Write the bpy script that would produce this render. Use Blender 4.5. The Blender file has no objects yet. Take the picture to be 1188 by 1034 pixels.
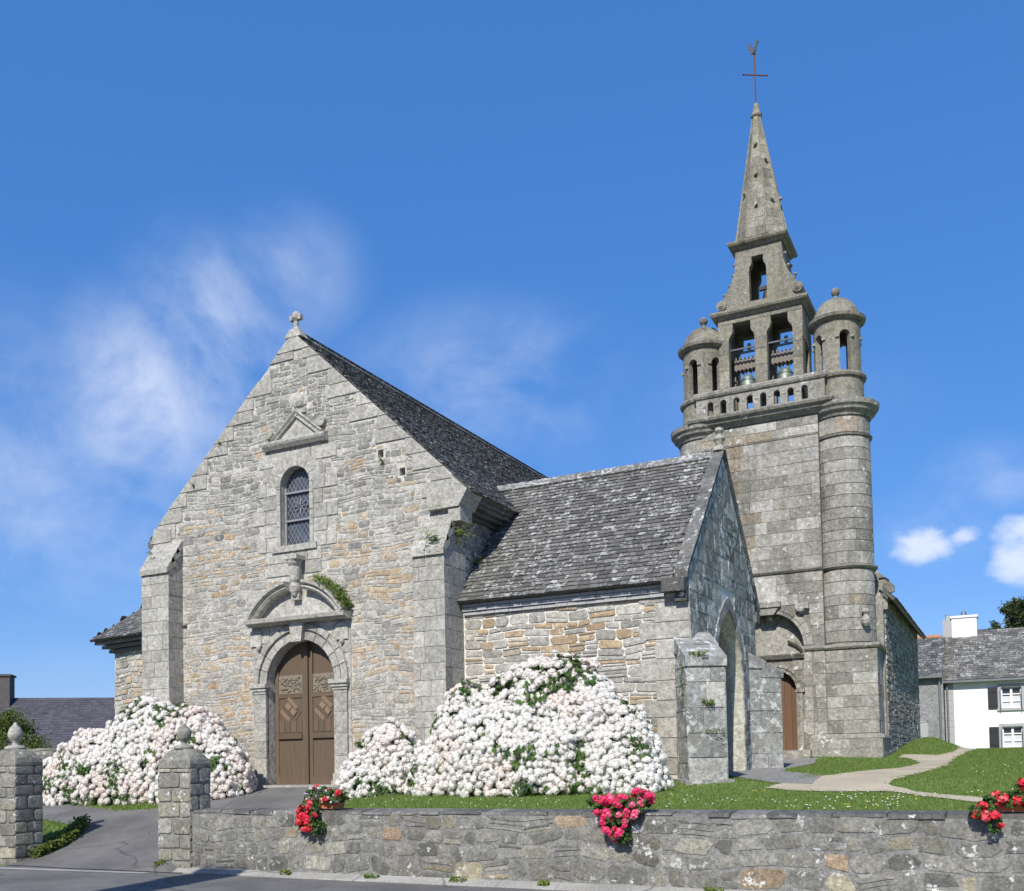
import bpy, math, random, bmesh
from mathutils import Vector, Matrix, noise
from mathutils.geometry import tessellate_polygon, delaunay_2d_cdt
R = random.Random(11)
sc = bpy.context.scene
COL = sc.collection
# ------------------------------------------------------------------ camera
Mr = [[0.89170045, 0.45221625, -0.01925526], [-0.03412371, 0.02474476, -0.99911124], [-0.45133787, 0.89156501, 0.03749621]]
cd = bpy.data.cameras.new('camera'); cam = bpy.data.objects.new('camera', cd); COL.objects.link(cam)
rt, dn, fw = [Vector(v) for v in Mr]
mw = Matrix((rt, -dn, -fw)).transposed().to_4x4(); mw.translation = Vector((0, 0, 1.6)); cam.matrix_world = mw
cd.sensor_width = 36; cd.lens = 36*1148.17/1188; cd.shift_y = (842.1-517)/1188; cd.clip_end = 3000; cd.clip_start = .05
sc.camera = cam
# ------------------------------------------------------------------ light
EL, AZX = 41.0, 0.12
sdir = Vector((AZX, -1, 0)).normalized()*math.cos(math.radians(EL)) + Vector((0, 0, math.sin(math.radians(EL))))
sl = bpy.data.lights.new('sun', 'SUN'); sl.energy = 4.6; sl.angle = math.radians(.53); sl.color = (1, .955, .89)
so = bpy.data.objects.new('sun', sl); COL.objects.link(so); so.rotation_euler = sdir.to_track_quat('Z', 'Y').to_euler(); so.location = (0, -20, 40)
W = bpy.data.worlds.new('World'); sc.world = W; W.use_nodes = True
nt = W.node_tree; N = nt.nodes; L = nt.links; N.clear()
def wn(t, **k):
    n = N.new(t)
    for a, b in k.items(): setattr(n, a, b)
    return n
def wmath(op, a, b=None, clamp=False):
    n = wn('ShaderNodeMath', operation=op, use_clamp=clamp)
    for i, v in enumerate((a, b)):
        if v is None: continue
        if isinstance(v, (int, float)): n.inputs[i].default_value = v
        else: L.new(v, n.inputs[i])
    return n.outputs[0]
out = wn('ShaderNodeOutputWorld'); bg = wn('ShaderNodeBackground'); sky = wn('ShaderNodeTexSky')
sky.sky_type = 'NISHITA'; sky.sun_disc = False; sky.sun_elevation = math.radians(EL)
sky.sun_rotation = math.atan2(sdir.x, sdir.y); sky.altitude = 0; sky.air_density = 1.0; sky.dust_density = .3; sky.ozone_density = 3.0
bg.inputs[1].default_value = 0.13
tc = wn('ShaderNodeTexCoord')
hs = wn('ShaderNodeHueSaturation'); hs.inputs['Saturation'].default_value = 1.22; hs.inputs['Value'].default_value = 1.05
L.new(sky.outputs[0], hs.inputs['Color'])
def wblob(d, r0, r1, sx=1.0):
    # soft cap of sky round direction d: 1 inside r0, 0 outside r1 (radians); sx squeezes it sideways
    d = Vector(d).normalized(); side = d.cross(Vector((0, 0, 1))).normalized(); up = side.cross(d)
    def dot(v):
        n = wn('ShaderNodeVectorMath', operation='DOT_PRODUCT'); L.new(tc.outputs['Generated'], n.inputs[0]); n.inputs[1].default_value = v; return n.outputs['Value']
    a = wmath('MULTIPLY', dot(side), 1/sx); b = dot(up); f = dot(d)
    q = wmath('SQRT', wmath('ADD', wmath('MULTIPLY', a, a), wmath('MULTIPLY', b, b)))
    m = wn('ShaderNodeMapRange', interpolation_type='SMOOTHSTEP'); L.new(q, m.inputs[0]); m.inputs[1].default_value = r0; m.inputs[2].default_value = r1; m.inputs[3].default_value = 1; m.inputs[4].default_value = 0
    return wmath('MULTIPLY', m.outputs[0], wmath('GREATER_THAN', f, 0))
def wnoise(scale, det, rough, stretch=(1, 1, 1), dist=0.0, off=0):
    mp = wn('ShaderNodeMapping'); L.new(tc.outputs['Generated'], mp.inputs[0]); mp.inputs['Scale'].default_value = stretch; mp.inputs['Location'].default_value = (off, off*.7, off*.3)
    n = wn('ShaderNodeTexNoise'); L.new(mp.outputs[0], n.inputs['Vector']); n.inputs['Scale'].default_value = scale; n.inputs['Detail'].default_value = det; n.inputs['Roughness'].default_value = rough; n.inputs['Distortion'].default_value = dist
    return n.outputs[0]
def wramp(v, a, b):
    m = wn('ShaderNodeMapRange', interpolation_type='SMOOTHSTEP'); L.new(v, m.inputs[0]); m.inputs[1].default_value = a; m.inputs[2].default_value = b; return m.outputs[0]
wis = wnoise(6.5, 9, .60, (1, 1, 1.25), .35, 3.4)
soft = wramp(wis, .30, .74)
thin = None
for d, r0, r1, sx, k in [((-.685, .64, .33), .0, .13, 1.0, .80), ((-.62, .665, .39), .0, .12, 1.0, .62), ((-.57, .69, .44), .0, .08, 1.2, .42), ((-.765, .602, .26), .0, .20, 1.5, .40), ((-.44, .82, .36), .0, .10, 1.9, .42), ((-.70, .63, .20), .0, .10, 2.0, .30), ((-.74, .60, .33), .0, .10, 1.6, .35),
                         ((-.05, .975, .21), 0, .05, 1.5, .45), ((-.02, .96, .25), 0, .04, 1.6, .3), ((.0, .974, .235), 0, .035, 1.5, .45), ((-.25, .95, .33), 0, .10, 2.4, .10)]:
    v = wmath('MULTIPLY', wblob(d, r0, r1, sx), k); thin = v if thin is None else wmath('MAXIMUM', thin, v)
thin = wmath('MULTIPLY', thin, soft)
puff = wnoise(22, 6, .55, (1, 1, 1.5), .2, 1)
cum = None
for d, r0, r1, sx in [((-.066, .979, .192), .002, .030, 1.9), ((-.035, .979, .196), .0, .020, 1.5), ((.006, .985, .184), .004, .032, 1.3), ((.03, .98, .190), .008, .038, 1.5), ((.012, .985, .168), .0, .03, 2.0)]:
    v = wblob(d, r0, r1, sx); cum = v if cum is None else wmath('MAXIMUM', cum, v)
cumd = wramp(wmath('ADD', cum, wmath('MULTIPLY', wmath('SUBTRACT', puff, .5), 2.2)), .22, 1.15)
dens = wmath('MAXIMUM', thin, wmath('MULTIPLY', wmath('MULTIPLY', cumd, .8), wramp(cum, .02, .3)), True)
mx = wn('ShaderNodeMix', data_type='RGBA'); L.new(dens, mx.inputs[0]); tint = wn('ShaderNodeMix', data_type='RGBA', blend_type='MULTIPLY'); tint.inputs[0].default_value = 1; tint.inputs[7].default_value = (1.0, .97, 1.08, 1); L.new(hs.outputs[0], tint.inputs[6]); clear = wn('ShaderNodeMix', data_type='RGBA'); clear.inputs[0].default_value = .60; clear.inputs[7].default_value = (.38, 1.50, 4.35, 1); L.new(tint.outputs[2], clear.inputs[6]); L.new(clear.outputs[2], mx.inputs[6]); mx.inputs[7].default_value = (5.6, 6.0, 6.9, 1)
L.new(mx.outputs[2], bg.inputs[0]); L.new(bg.outputs[0], out.inputs[0])
sc.view_settings.view_transform = 'Standard'; sc.view_settings.look = 'None'; sc.view_settings.exposure = 0.28; sc.view_settings.gamma = 1
sc.cycles.max_bounces = 6

# ------------------------------------------------------------------ terrain height
def lerp_tab(t, x):
    if x <= t[0][0]: return t[0][1]
    for (a, b), (c, d) in zip(t, t[1:]):
        if x <= c: return b+(d-b)*(x-a)/(c-a)
    return t[-1][1]
def sstep(a, b, x):
    s = min(1, max(0, (x-a)/(b-a))); return s*s*(3-2*s)
YARD = [(11.9, .90), (14, 1.0), (16, 1.12), (17, 1.21), (18, 1.24), (20.4, 1.3), (23, 1.37), (27, 1.5), (30, 1.62), (33, 1.72), (36, 1.66), (45, 1.6), (400, 1.6)]
DRIVE = [(11.3, 0), (11.9, .10), (13.9, .62), (15.5, .97), (17, 1.21), (19, 1.12), (24, .95), (400, .9)]
def H(x, y):
    if y <= 11.3: return 0.0
    yard = lerp_tab(YARD, y); drive = lerp_tab(DRIVE, y)
    k = sstep(-12.6, -9.6, x) if y < 17 else sstep(-16-(y-17)*.2, -9, x)
    z = drive + (yard-drive)*k
    z *= sstep(11.55, 11.85, y) if x > -11.8 or x < -15.6 else 1
    z += .40*math.exp(-((x+2.35)/.75)**2-((y-33)/3.2)**2)
    z += .10*math.exp(-((x+4.6)/1.6)**2-((y-27)/1.6)**2)
    z += .04*math.exp(-((x-.8)/1.3)**2-((y-31)/3)**2)
    if x < -15.5 and y > 11.5: z += max(0, .35*sstep(11.6, 12.2, y)+.25*sstep(12.2, 14, y)-z)*sstep(15.5, 16.0, -x)
    return z

# ------------------------------------------------------------------ object helpers
def tag(o, label=None, cat=None, group=None, kind=None):
    if label: o['label'] = label
    if cat: o['category'] = cat
    if group: o['group'] = group
    if kind: o['kind'] = kind
    return o
def empty(name, loc, rz=0):
    o = bpy.data.objects.new(name, None); COL.objects.link(o); o.location = loc; o.rotation_euler = (0, 0, rz); o.empty_display_size = .3
    bpy.context.view_layer.update(); return o
class MB:
    def __init__(s): s.v = []; s.f = []; s.t = []; s.fm = []
    def add(s, vs, fs, tone=(.5, .5, .5), m=0):
        b = len(s.v); s.v += [tuple(p) for p in vs]; s.f += [tuple(i+b for i in q) for q in fs]
        s.t += [tone]*len(vs); s.fm += [m]*len(fs)
    def box(s, x0, x1, y0, y1, z0, z1, tone=(.5, .5, .5), m=0):
        vs = [(x, y, z) for z in (z0, z1) for y in (y0, y1) for x in (x0, x1)]
        s.add(vs, [(0, 2, 3, 1), (4, 5, 7, 6), (0, 1, 5, 4), (2, 6, 7, 3), (0, 4, 6, 2), (1, 3, 7, 5)], tone, m)
    def hexa(s, v8, tone=(.5, .5, .5)):
        s.add(v8, [(0, 3, 2, 1), (4, 5, 6, 7), (0, 1, 5, 4), (1, 2, 6, 5), (2, 3, 7, 6), (3, 0, 4, 7)], tone)
    def prism(s, poly, holes, mp, d0, d1, tone=(.5, .5, .5)):
        # poly with holes in (u,v); mp(u,v,d)->xyz ; faces at d0 and d1 and all side walls
        loops = [poly]+list(holes); flat = [p for l in loops for p in l]
        tris = tessellate_polygon([[Vector((u, v, 0)) for u, v in l] for l in loops])
        for d, rev in ((d0, 0), (d1, 1)):
            s.add([mp(u, v, d) for u, v in flat], [tuple(reversed(t)) if rev else tuple(t) for t in tris], tone)
        for l in loops:
            n = len(l); s.add([mp(u, v, d) for d in (d0, d1) for u, v in l], [(i, (i+1) % n, n+(i+1) % n, n+i) for i in range(n)], tone)
    def block(s, pts, mp, dep, tone, inset=.012, bulge=0, base=-.01):
        # one dressed or rough stone from its outline in (u,v)
        n = len(pts); cu = sum(p[0] for p in pts)/n; cv = sum(p[1] for p in pts)/n
        ins = []
        for u, v in pts:
            l = math.hypot(u-cu, v-cv) or 1; k = max(0, 1-inset*1.4/l); ins.append((cu+(u-cu)*k, cv+(v-cv)*k))
        vs = [mp(u, v, base) for u, v in pts]+[mp(u, v, dep*.8) for u, v in pts]+[mp(u, v, dep) for u, v in ins]
        fs = [(i, (i+1) % n, n+(i+1) % n, n+i) for i in range(n)]+[(n+i, n+(i+1) % n, 2*n+(i+1) % n, 2*n+i) for i in range(n)]
        if bulge:
            vs.append(mp(cu, cv, dep+bulge)); fs += [(2*n+i, 2*n+(i+1) % n, 3*n) for i in range(n)]
        else: fs.append(tuple(range(2*n, 3*n)))
        s.add(vs, fs, tone)
    def lathe(s, prof, c, seg=24, a0=0, a1=2*math.pi, tone=(.5, .5, .5), cap=True):
        full = abs(a1-a0-2*math.pi) < 1e-6; n = seg if full else seg+1; vs = []
        for r, z in prof:
            for i in range(n):
                a = a0+(a1-a0)*i/seg; vs.append((c[0]+r*math.cos(a), c[1]+r*math.sin(a), c[2]+z))
        fs = []
        for j in range(len(prof)-1):
            for i in range(seg):
                k = (i+1) % n; fs.append((j*n+i, j*n+k, (j+1)*n+k, (j+1)*n+i))
        if cap and full: fs += [tuple(range(n-1, -1, -1)), tuple((len(prof)-1)*n+i for i in range(n))]
        s.add(vs, fs, tone)
    def tube(s, pts, r, seg=8, tone=(.5, .5, .5)):
        pts = [Vector(p) for p in pts]; rs = r if isinstance(r, (list, tuple)) else [r]*len(pts); vs = []; up = Vector((.12, .31, .94))
        for i, p in enumerate(pts):
            t = (pts[min(i+1, len(pts)-1)]-pts[max(i-1, 0)]).normalized(); a = t.cross(up)
            if a.length < 1e-3: a = t.cross(Vector((1, 0, 0)))
            a.normalize(); b = t.cross(a)
            for k in range(seg):
                q = 2*math.pi*k/seg; vs.append(p+(a*math.cos(q)+b*math.sin(q))*rs[i])
        fs = [(i*seg+k, i*seg+(k+1) % seg, (i+1)*seg+(k+1) % seg, (i+1)*seg+k) for i in range(len(pts)-1) for k in range(seg)]
        fs += [tuple(range(seg-1, -1, -1)), tuple((len(pts)-1)*seg+k for k in range(seg))]
        s.add(vs, fs, tone)
    def sweep(s, path, prof, mp, tone=(.5, .5, .5), cap=True):
        # moulding: profile [(offset outward in plane, depth)] swept along an open path in (u,v)
        n = len(prof); vs = []; m = len(path)
        for i, (u, v) in enumerate(path):
            a = path[max(i-1, 0)]; b = path[min(i+1, m-1)]
            t1 = Vector((u-a[0], v-a[1])); t2 = Vector((b[0]-u, b[1]-v))
            if i == 0: t1 = t2
            if i == m-1: t2 = t1
            t1.normalize(); t2.normalize(); n1 = Vector((-t1.y, t1.x)); n2 = Vector((-t2.y, t2.x)); nn = (n1+n2)
            nn = nn/(nn.length**2)*2 if nn.length > .2 else n1
            for o, d in prof: vs.append(mp(u+nn.x*o, v+nn.y*o, d))
        fs = [(i*n+k, i*n+(k+1) % n, (i+1)*n+(k+1) % n, (i+1)*n+k) for i in range(m-1) for k in range(n)]
        if cap: fs += [tuple(range(n)), tuple((m-1)*n+k for k in reversed(range(n)))]
        s.add(vs, fs, tone)
    def build(s, name, mats, parent=None, smooth=False, recalc=True):
        me = bpy.data.meshes.new(name); me.from_pydata(s.v, [], s.f)
        if not isinstance(mats, (list, tuple)): mats = [mats]
        for m in mats: me.materials.append(m)
        if len(mats) > 1: me.polygons.foreach_set('material_index', s.fm)
        a = me.attributes.new('tone', 'FLOAT_COLOR', 'POINT'); fl = []
        for t in s.t: fl += (t[0], t[1], t[2], 1.0)
        a.data.foreach_set('color', fl)
        if recalc:
            bm = bmesh.new(); bm.from_mesh(me); bmesh.ops.recalc_face_normals(bm, faces=bm.faces); bm.to_mesh(me); bm.free()
        if smooth: me.polygons.foreach_set('use_smooth', [True]*len(me.polygons))
        me.update(); o = bpy.data.objects.new(name, me); COL.objects.link(o)
        if parent is not None:
            o.parent = parent; o.matrix_parent_inverse = wm(parent).inverted()
        return o
def wm(o):
    m = o.matrix_basis.copy()
    if o.parent: m = wm(o.parent) @ o.matrix_parent_inverse @ m
    return m
def rnd(a, b): return R.uniform(a, b)
# planes: u along, v up, d outward
def PF(y): return lambda u, v, d: (u, y-d, v)              # faces the road (-Y)
def PB(y): return lambda u, v, d: (u, y+d, v)
def PR(x): return lambda u, v, d: (x+d, u, v)              # faces +X
def PL(x): return lambda u, v, d: (x-d, u, v)              # faces -X
def PC(cx, cy, r): return lambda u, v, d: (cx+(r+d)*math.cos(u/r), cy+(r+d)*math.sin(u/r), v)
def PO(o, du):                                             # vertical plane through o along du, outward to its right side
    du = Vector((du[0], du[1], 0)).normalized(); n = Vector((du.y, -du.x, 0)); o = Vector(o)
    return lambda u, v, d: tuple(Vector((o.x, o.y, 0))+du*u+n*d+Vector((0, 0, v)))
def rough(u, v, j):
    q = noise.noise_vector(Vector((u*1.3, v*1.3, 5.1))); return u+q.x*j*3, v+q.y*j*3
def rubble(mb, u0, u1, v0, v1, mp, rh=(.08, .2), rl=(.12, .5), gap=.022, ok=None, tone=None, dep=.022, warp=.02, jit=.012, skip=.0, split=1.0):
    v = v0
    while v < v1:
        hh = min(rnd(*rh), v1-v+.02); u = u0-rnd(0, .2)
        while u < u1:
            l = rnd(*rl)*(.7+.6*hh/rh[1]); a, b = max(u, u0), min(u+l, u1); u += l
            if b-a < .05: continue
            n = 1
            if hh > .12 and R.random() < .35*split: n = 2
            if hh > .2 and R.random() < .4*split: n = 3
            cuts = [0]+sorted(rnd(.3, .7) if n == 2 else (i+1)/n+rnd(-.07, .07) for i in range(n-1))+[1]
            for c0, c1 in zip(cuts, cuts[1:]):
                p0, p1 = v+hh*c0+gap/2, v+hh*c1-gap/2; q0, q1 = a+gap/2, b-gap/2
                if p1-p0 < .015 or q1-q0 < .03: continue
                if R.random() < skip: continue
                c = min(p1-p0, q1-q0)*rnd(.12, .34)
                pts = [(q0+c, p0), (q1-c, p0), (q1, p0+c), (q1, p1-c), (q1-c, p1), (q0+c, p1), (q0, p1-c), (q0, p0+c)]
                pts = [rough(x+rnd(-jit, jit), y+rnd(-jit, jit)*.7, warp) for x, y in pts]
                if ok and not all(ok(x, y) for x, y in pts):
                    done = False
                    for a2, b2 in ((q0, q0+(q1-q0)*.6), (q0+(q1-q0)*.4, q1), (q0, q0+(q1-q0)*.3), (q0+(q1-q0)*.7, q1), (q0+(q1-q0)*.25, q0+(q1-q0)*.75)):
                        if b2-a2 < .045: continue
                        c2 = min(p1-p0, b2-a2)*rnd(.12, .3); pts = [(a2+c2, p0), (b2-c2, p0), (b2, p0+c2), (b2, p1-c2), (b2-c2, p1), (a2+c2, p1), (a2, p1-c2), (a2, p0+c2)]; pts = [rough(x+rnd(-jit, jit)*.5, y+rnd(-jit, jit)*.4, warp) for x, y in pts]
                        if all(ok(x, y) for x, y in pts): done = True; break
                    if not done: continue
                t = tone((q0+q1)/2, (p0+p1)/2) if tone else (R.random(), R.random(), R.random())
                mb.block(pts, mp, dep*rnd(.5, 1.35), t, .012, rnd(0, .008))
        v += hh
def ashlar(mb, u0, u1, v0, v1, mp, rh=(.27, .33), rl=(.3, .8), gap=.008, ok=None, tone=None, dep=.012, du=None, jit=.002):
    n = max(1, round((v1-v0)/((rh[0]+rh[1])/2))); hs = [rnd(*rh) for _ in range(n)]; k = (v1-v0)/sum(hs); v = v0
    for hh in hs:
        hh *= k; u = u0
        first = True
        while u < u1-1e-4:
            l = rnd(*rl)*(rnd(.4, 1) if first else 1); first = False
            if u1-(u+l) < rl[0]*.6: l = u1-u
            a, b = u+gap/2, min(u+l, u1)-gap/2; u += l
            m = max(1, math.ceil((b-a)/du)) if du else 1
            us = [a+(b-a)*i/m for i in range(m+1)]
            p0, p1 = v+gap/2+rnd(-jit, jit), v+hh-gap/2+rnd(-jit, jit)
            if ok and not (ok(a, p0) and ok(b, p0) and ok(b, p1) and ok(a, p1)):
                hit = False
                for a2, b2 in ((a, a+(b-a)*.75), (a+(b-a)*.25, b), (a, a+(b-a)*.5), (a+(b-a)*.5, b), (a, a+(b-a)*.25), (a+(b-a)*.75, b)):
                    if ok(a2, p0) and ok(b2, p0) and ok(b2, p1) and ok(a2, p1): hit = True; break
                if not hit: continue
                a, b = a2, b2; us = [a+(b-a)*i/m for i in range(m+1)]
            t = tone((a+b)/2, (p0+p1)/2) if tone else (R.random(), R.random(), R.random())
            dd = dep*rnd(.7, 1.2)
            if m == 1: mb.block([(a, p0), (b, p0), (b, p1), (a, p1)], mp, dd, t, .006)
            else:
                vs = []; fs = []
                for x in us: vs += [mp(x, p0, -.005), mp(x, p0+.004, dd), mp(x, p1-.004, dd), mp(x, p1, -.005)]
                for i in range(m):
                    for j in range(3): fs.append((4*i+j, 4*i+4+j, 4*i+5+j, 4*i+1+j))
                fs += [(0, 1, 2, 3), (4*m+3, 4*m+2, 4*m+1, 4*m)]
                mb.add(vs, fs, t)
        v += hh
def arc(cx, cz, r, a0, a1, n=20, rz=None):
    rz = rz or r; return [(cx+r*math.cos(a0+(a1-a0)*i/n), cz+rz*math.sin(a0+(a1-a0)*i/n)) for i in range(n+1)]
def inpoly(pts, x, y):
    c = False; n = len(pts)
    for i in range(n):
        (a, b), (p, q) = pts[i], pts[(i+1) % n]
        if (b > y) != (q > y) and x < (p-a)*(y-b)/(q-b)+a: c = not c
    return c
def voussoirs(mb, cx, cz, r0, r1, a0, a1, n, mp, dep, gap=.006, rz=1.0):
    for i in range(n):
        b0 = a0+(a1-a0)*i/n; b1 = a0+(a1-a0)*(i+1)/n; g = gap/r1*(1 if b1 > b0 else -1); b0 += g; b1 -= g; bm_ = (b0+b1)/2
        f = lambda r, a: (cx+r*math.cos(a), cz+r*math.sin(a)*rz)
        mb.block([f(r0, b0), f(r0, bm_), f(r0, b1), f(r1, b1), f(r1, bm_), f(r1, b0)], mp, dep, (R.random(), R.random()*.5, R.random()), .006)

# ------------------------------------------------------------------ materials
def newmat(name):
    m = bpy.data.materials.new(name); m.use_nodes = True; t = m.node_tree; t.nodes.clear()
    o = t.nodes.new('ShaderNodeOutputMaterial'); b = t.nodes.new('ShaderNodeBsdfPrincipled'); t.links.new(b.outputs[0], o.inputs[0]); return m, t, b
class NT:
    def __init__(s, t): s.t = t
    def n(s, ty, **k):
        x = s.t.nodes.new(ty)
        for a, b in k.items(): setattr(x, a, b)
        return x
    def l(s, a, b): s.t.links.new(a, b)
    def pos(s):
        return s.n('ShaderNodeNewGeometry').outputs['Position']
    def noise(s, sc, det=4, ro=.55, vec=None, stretch=None, dist=0, off=0):
        v = vec or s.pos()
        if stretch or off:
            mp = s.n('ShaderNodeMapping'); s.l(v, mp.inputs[0]); mp.inputs['Scale'].default_value = stretch or (1, 1, 1); mp.inputs['Location'].default_value = (off, off, off); v = mp.outputs[0]
        x = s.n('ShaderNodeTexNoise'); s.l(v, x.inputs['Vector']); x.inputs['Scale'].default_value = sc; x.inputs['Detail'].default_value = det; x.inputs['Roughness'].default_value = ro; x.inputs['Distortion'].default_value = dist
        return x.outputs[0]
    def ramp(s, v, stops, interp='LINEAR'):
        r = s.n('ShaderNodeValToRGB'); r.color_ramp.interpolation = interp; e = r.color_ramp.elements
        while len(e) < len(stops): e.new(.5)
        for q, (p, c) in zip(e, stops):
            q.position = p; q.color = (*c, 1) if isinstance(c, tuple) else (c, c, c, 1)
        s.l(v, r.inputs[0]); return r.outputs[0]
    def rng(s, v, a, b, c=0., d=1.):
        m = s.n('ShaderNodeMapRange', interpolation_type='SMOOTHSTEP'); s.l(v, m.inputs[0])
        for i, x in enumerate((a, b, c, d)): m.inputs[i+1].default_value = x
        return m.outputs[0]
    def mix(s, f, a, b, mode='MIX'):
        m = s.n('ShaderNodeMix', data_type='RGBA', blend_type=mode)
        for i, v in ((0, f), (6, a), (7, b)):
            if isinstance(v, (int, float)): m.inputs[i].default_value = v if i == 0 else (v, v, v, 1)
            elif isinstance(v, tuple): m.inputs[i].default_value = (*v, 1)
            else: s.l(v, m.inputs[i])
        return m.outputs[2]
    def math(s, op, a, b=None, clamp=False):
        m = s.n('ShaderNodeMath', operation=op, use_clamp=clamp)
        for i, v in enumerate((a, b)):
            if v is None: continue
            if isinstance(v, (int, float)): m.inputs[i].default_value = v
            else: s.l(v, m.inputs[i])
        return m.outputs[0]
    def tone(s):
        a = s.n('ShaderNodeAttribute', attribute_name='tone'); x = s.n('ShaderNodeSeparateColor'); s.l(a.outputs['Color'], x.inputs[0]); return x.outputs
    def bump(s, b, hgt, st=.4, dist=.02):
        x = s.n('ShaderNodeBump'); x.inputs['Strength'].default_value = st; x.inputs['Distance'].default_value = dist; s.l(hgt, x.inputs['Height']); s.l(x.outputs[0], b.inputs['Normal'])
def stone_mat(name, ramp, lichen=.3, dark=.3, spot=1.0, yellow=0., vary=.35, rough=.9, green=0., streak=0.):
    m, t, b = newmat(name); q = NT(t); R_, G_, B_ = q.tone()[:3]
    col = q.ramp(G_, ramp, 'LINEAR')
    col = q.mix(1, col, q.math('ADD', q.math('MULTIPLY', R_, vary), 1-vary/2), 'MULTIPLY')
    va = q.n('ShaderNodeVectorMath', operation='SCALE'); va.inputs[0].default_value = (7, 3, 5); q.l(B_, va.inputs['Scale']); vb = q.n('ShaderNodeVectorMath', operation='ADD'); q.l(va.outputs[0], vb.inputs[0]); q.l(q.pos(), vb.inputs[1]); pv = vb.outputs[0]
    grain = q.noise(34, 4, .75, vec=pv); mid = q.noise(10, 6, .68, vec=pv); big = q.noise(1.1, 5, .6, off=7)
    col = q.mix(1, col, q.rng(grain, .25, .75, .68, 1.3), 'MULTIPLY')
    col = q.mix(1, col, q.rng(mid, .28, .72, .68, 1.28), 'MULTIPLY')
    col = q.mix(q.math('MULTIPLY', q.rng(big, .45, .72), dark), col, q.mix(1, col, (.48, .47, .44), 'MULTIPLY'))
    if streak:
        st = q.noise(1.6, 4, .6, stretch=(1.6, 1.6, .12), off=3); col = q.mix(q.math('MULTIPLY', q.rng(st, .5, .72), streak), col, q.mix(1, col, (.42, .39, .34), 'MULTIPLY'))
    if yellow: col = q.mix(q.math('MULTIPLY', q.rng(q.noise(3.1, 4, .6, off=21), .52, .7), yellow), col, (.34, .30, .15))
    if green: col = q.mix(q.math('MULTIPLY', q.rng(q.noise(2.3, 5, .65, off=31), .5, .68), green), col, (.13, .15, .07))
    bl = q.noise(5.5, 6, .72, off=13); area = q.rng(q.noise(.9, 3, .5, off=50), .35, .65, .3, 1.0)
    lm = q.math('MULTIPLY', q.rng(bl, .66-.13*lichen, .72-.13*lichen), area)
    col = q.mix(q.math('MULTIPLY', lm, min(1, lichen*1.6)), col, (.66, .66, .62))
    dk = q.noise(14, 4, .7, vec=pv, off=17); col = q.mix(q.math('MULTIPLY', q.rng(dk, .60, .72), .55*spot), col, (.09, .085, .075))
    q.l(col, b.inputs['Base Color']); b.inputs['Roughness'].default_value = rough; b.inputs['Specular IOR Level'].default_value = .25
    q.bump(b, q.math('ADD', q.math('MULTIPLY', mid, 1.0), q.math('MULTIPLY', grain, .5)), .75, .035)
    return m
def flat_mat(name, c, rough=.8, var=.15, sc=12, metal=0, spec=.3, bump=.2, tonev=0.):
    m, t, b = newmat(name); q = NT(t); n = q.noise(sc, 5, .6)
    col = q.mix(1, c, q.rng(n, .25, .75, 1-var, 1+var), 'MULTIPLY')
    if tonev: col = q.mix(1, col, q.math('ADD', q.math('MULTIPLY', q.tone()[0], tonev), 1-tonev/2), 'MULTIPLY')
    q.l(col, b.inputs['Base Color']); b.inputs['Roughness'].default_value = rough; b.inputs['Metallic'].default_value = metal; b.inputs['Specular IOR Level'].default_value = spec
    q.bump(b, n, bump, .01); return m
def leaf_mat(name, c0, c1, tr=.25, rough=.55):
    m, t, b = newmat(name); q = NT(t); tn = q.tone(); col = q.mix(tn[0], c0, c1)
    q.l(col, b.inputs['Base Color']); b.inputs['Roughness'].default_value = rough; b.inputs['Specular IOR Level'].default_value = .3
    tl = q.n('ShaderNodeBsdfTranslucent'); q.l(col, tl.inputs[0]); mxs = q.n('ShaderNodeMixShader'); mxs.inputs[0].default_value = tr
    q.l(b.outputs[0], mxs.inputs[1]); q.l(tl.outputs[0], mxs.inputs[2]); q.l(mxs.outputs[0], t.nodes['Material Output'].inputs[0]); return m
GREYS = [(0, (0.200, 0.195, 0.174)), (.25, (0.340, 0.326, 0.286)), (.6, (0.455, 0.432, 0.376)), (.74, (0.420, 0.383, 0.322)), (.80, (0.425, 0.353, 0.258)), (.92, (0.430, 0.333, 0.219)), (1, (0.380, 0.284, 0.190))]
M = {}
M['rubble'] = stone_mat('facade_rubble', GREYS, .55, .25, 1.1, .12, .30)
M['rubble_porch'] = stone_mat('porch_rubble', [(0, (0.260, 0.248, 0.217)), (.3, (0.370, 0.353, 0.306)), (.74, (0.450, 0.428, 0.370)), (.80, (0.420, 0.333, 0.217)), (1, (0.370, 0.264, 0.163))], .3, .25, .8, .12, .30)
M['mortar'] = stone_mat('lime_mortar', [(0, (0.500, 0.473, 0.411)), (1, (0.500, 0.473, 0.411))], .5, .45, 1.3, .12, .1)
M['mortar_dark'] = flat_mat('dark_mortar', (.17, .165, .155), .95, .3, 20, bump=.5)
M['mortar_white'] = flat_mat('white_pointing', (.62, .595, .53), .95, .15, 25, bump=.4)
DRESS = [(0, (0.346, 0.331, 0.285)), (.5, (0.411, 0.392, 0.340)), (.8, (0.446, 0.423, 0.362)), (1, (0.416, 0.386, 0.280))]
M['dressed'] = stone_mat('dressed_granite', DRESS, .22, .25, .6, .08, .30)
M['porch_gable'] = stone_mat('lichened_gable', [(0, (.16, .155, .14)), (.6, (.29, .28, .25)), (1, (.35, .335, .28))], 1.15, .6, 2.0, .1, .5)
M['porch'] = stone_mat('porch_granite', [(0, (0.190, 0.183, 0.158)), (.6, (0.314, 0.296, 0.250)), (1, (0.361, 0.338, 0.273))], .75, .6, 1.6, .1, .45, green=.15)
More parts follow.
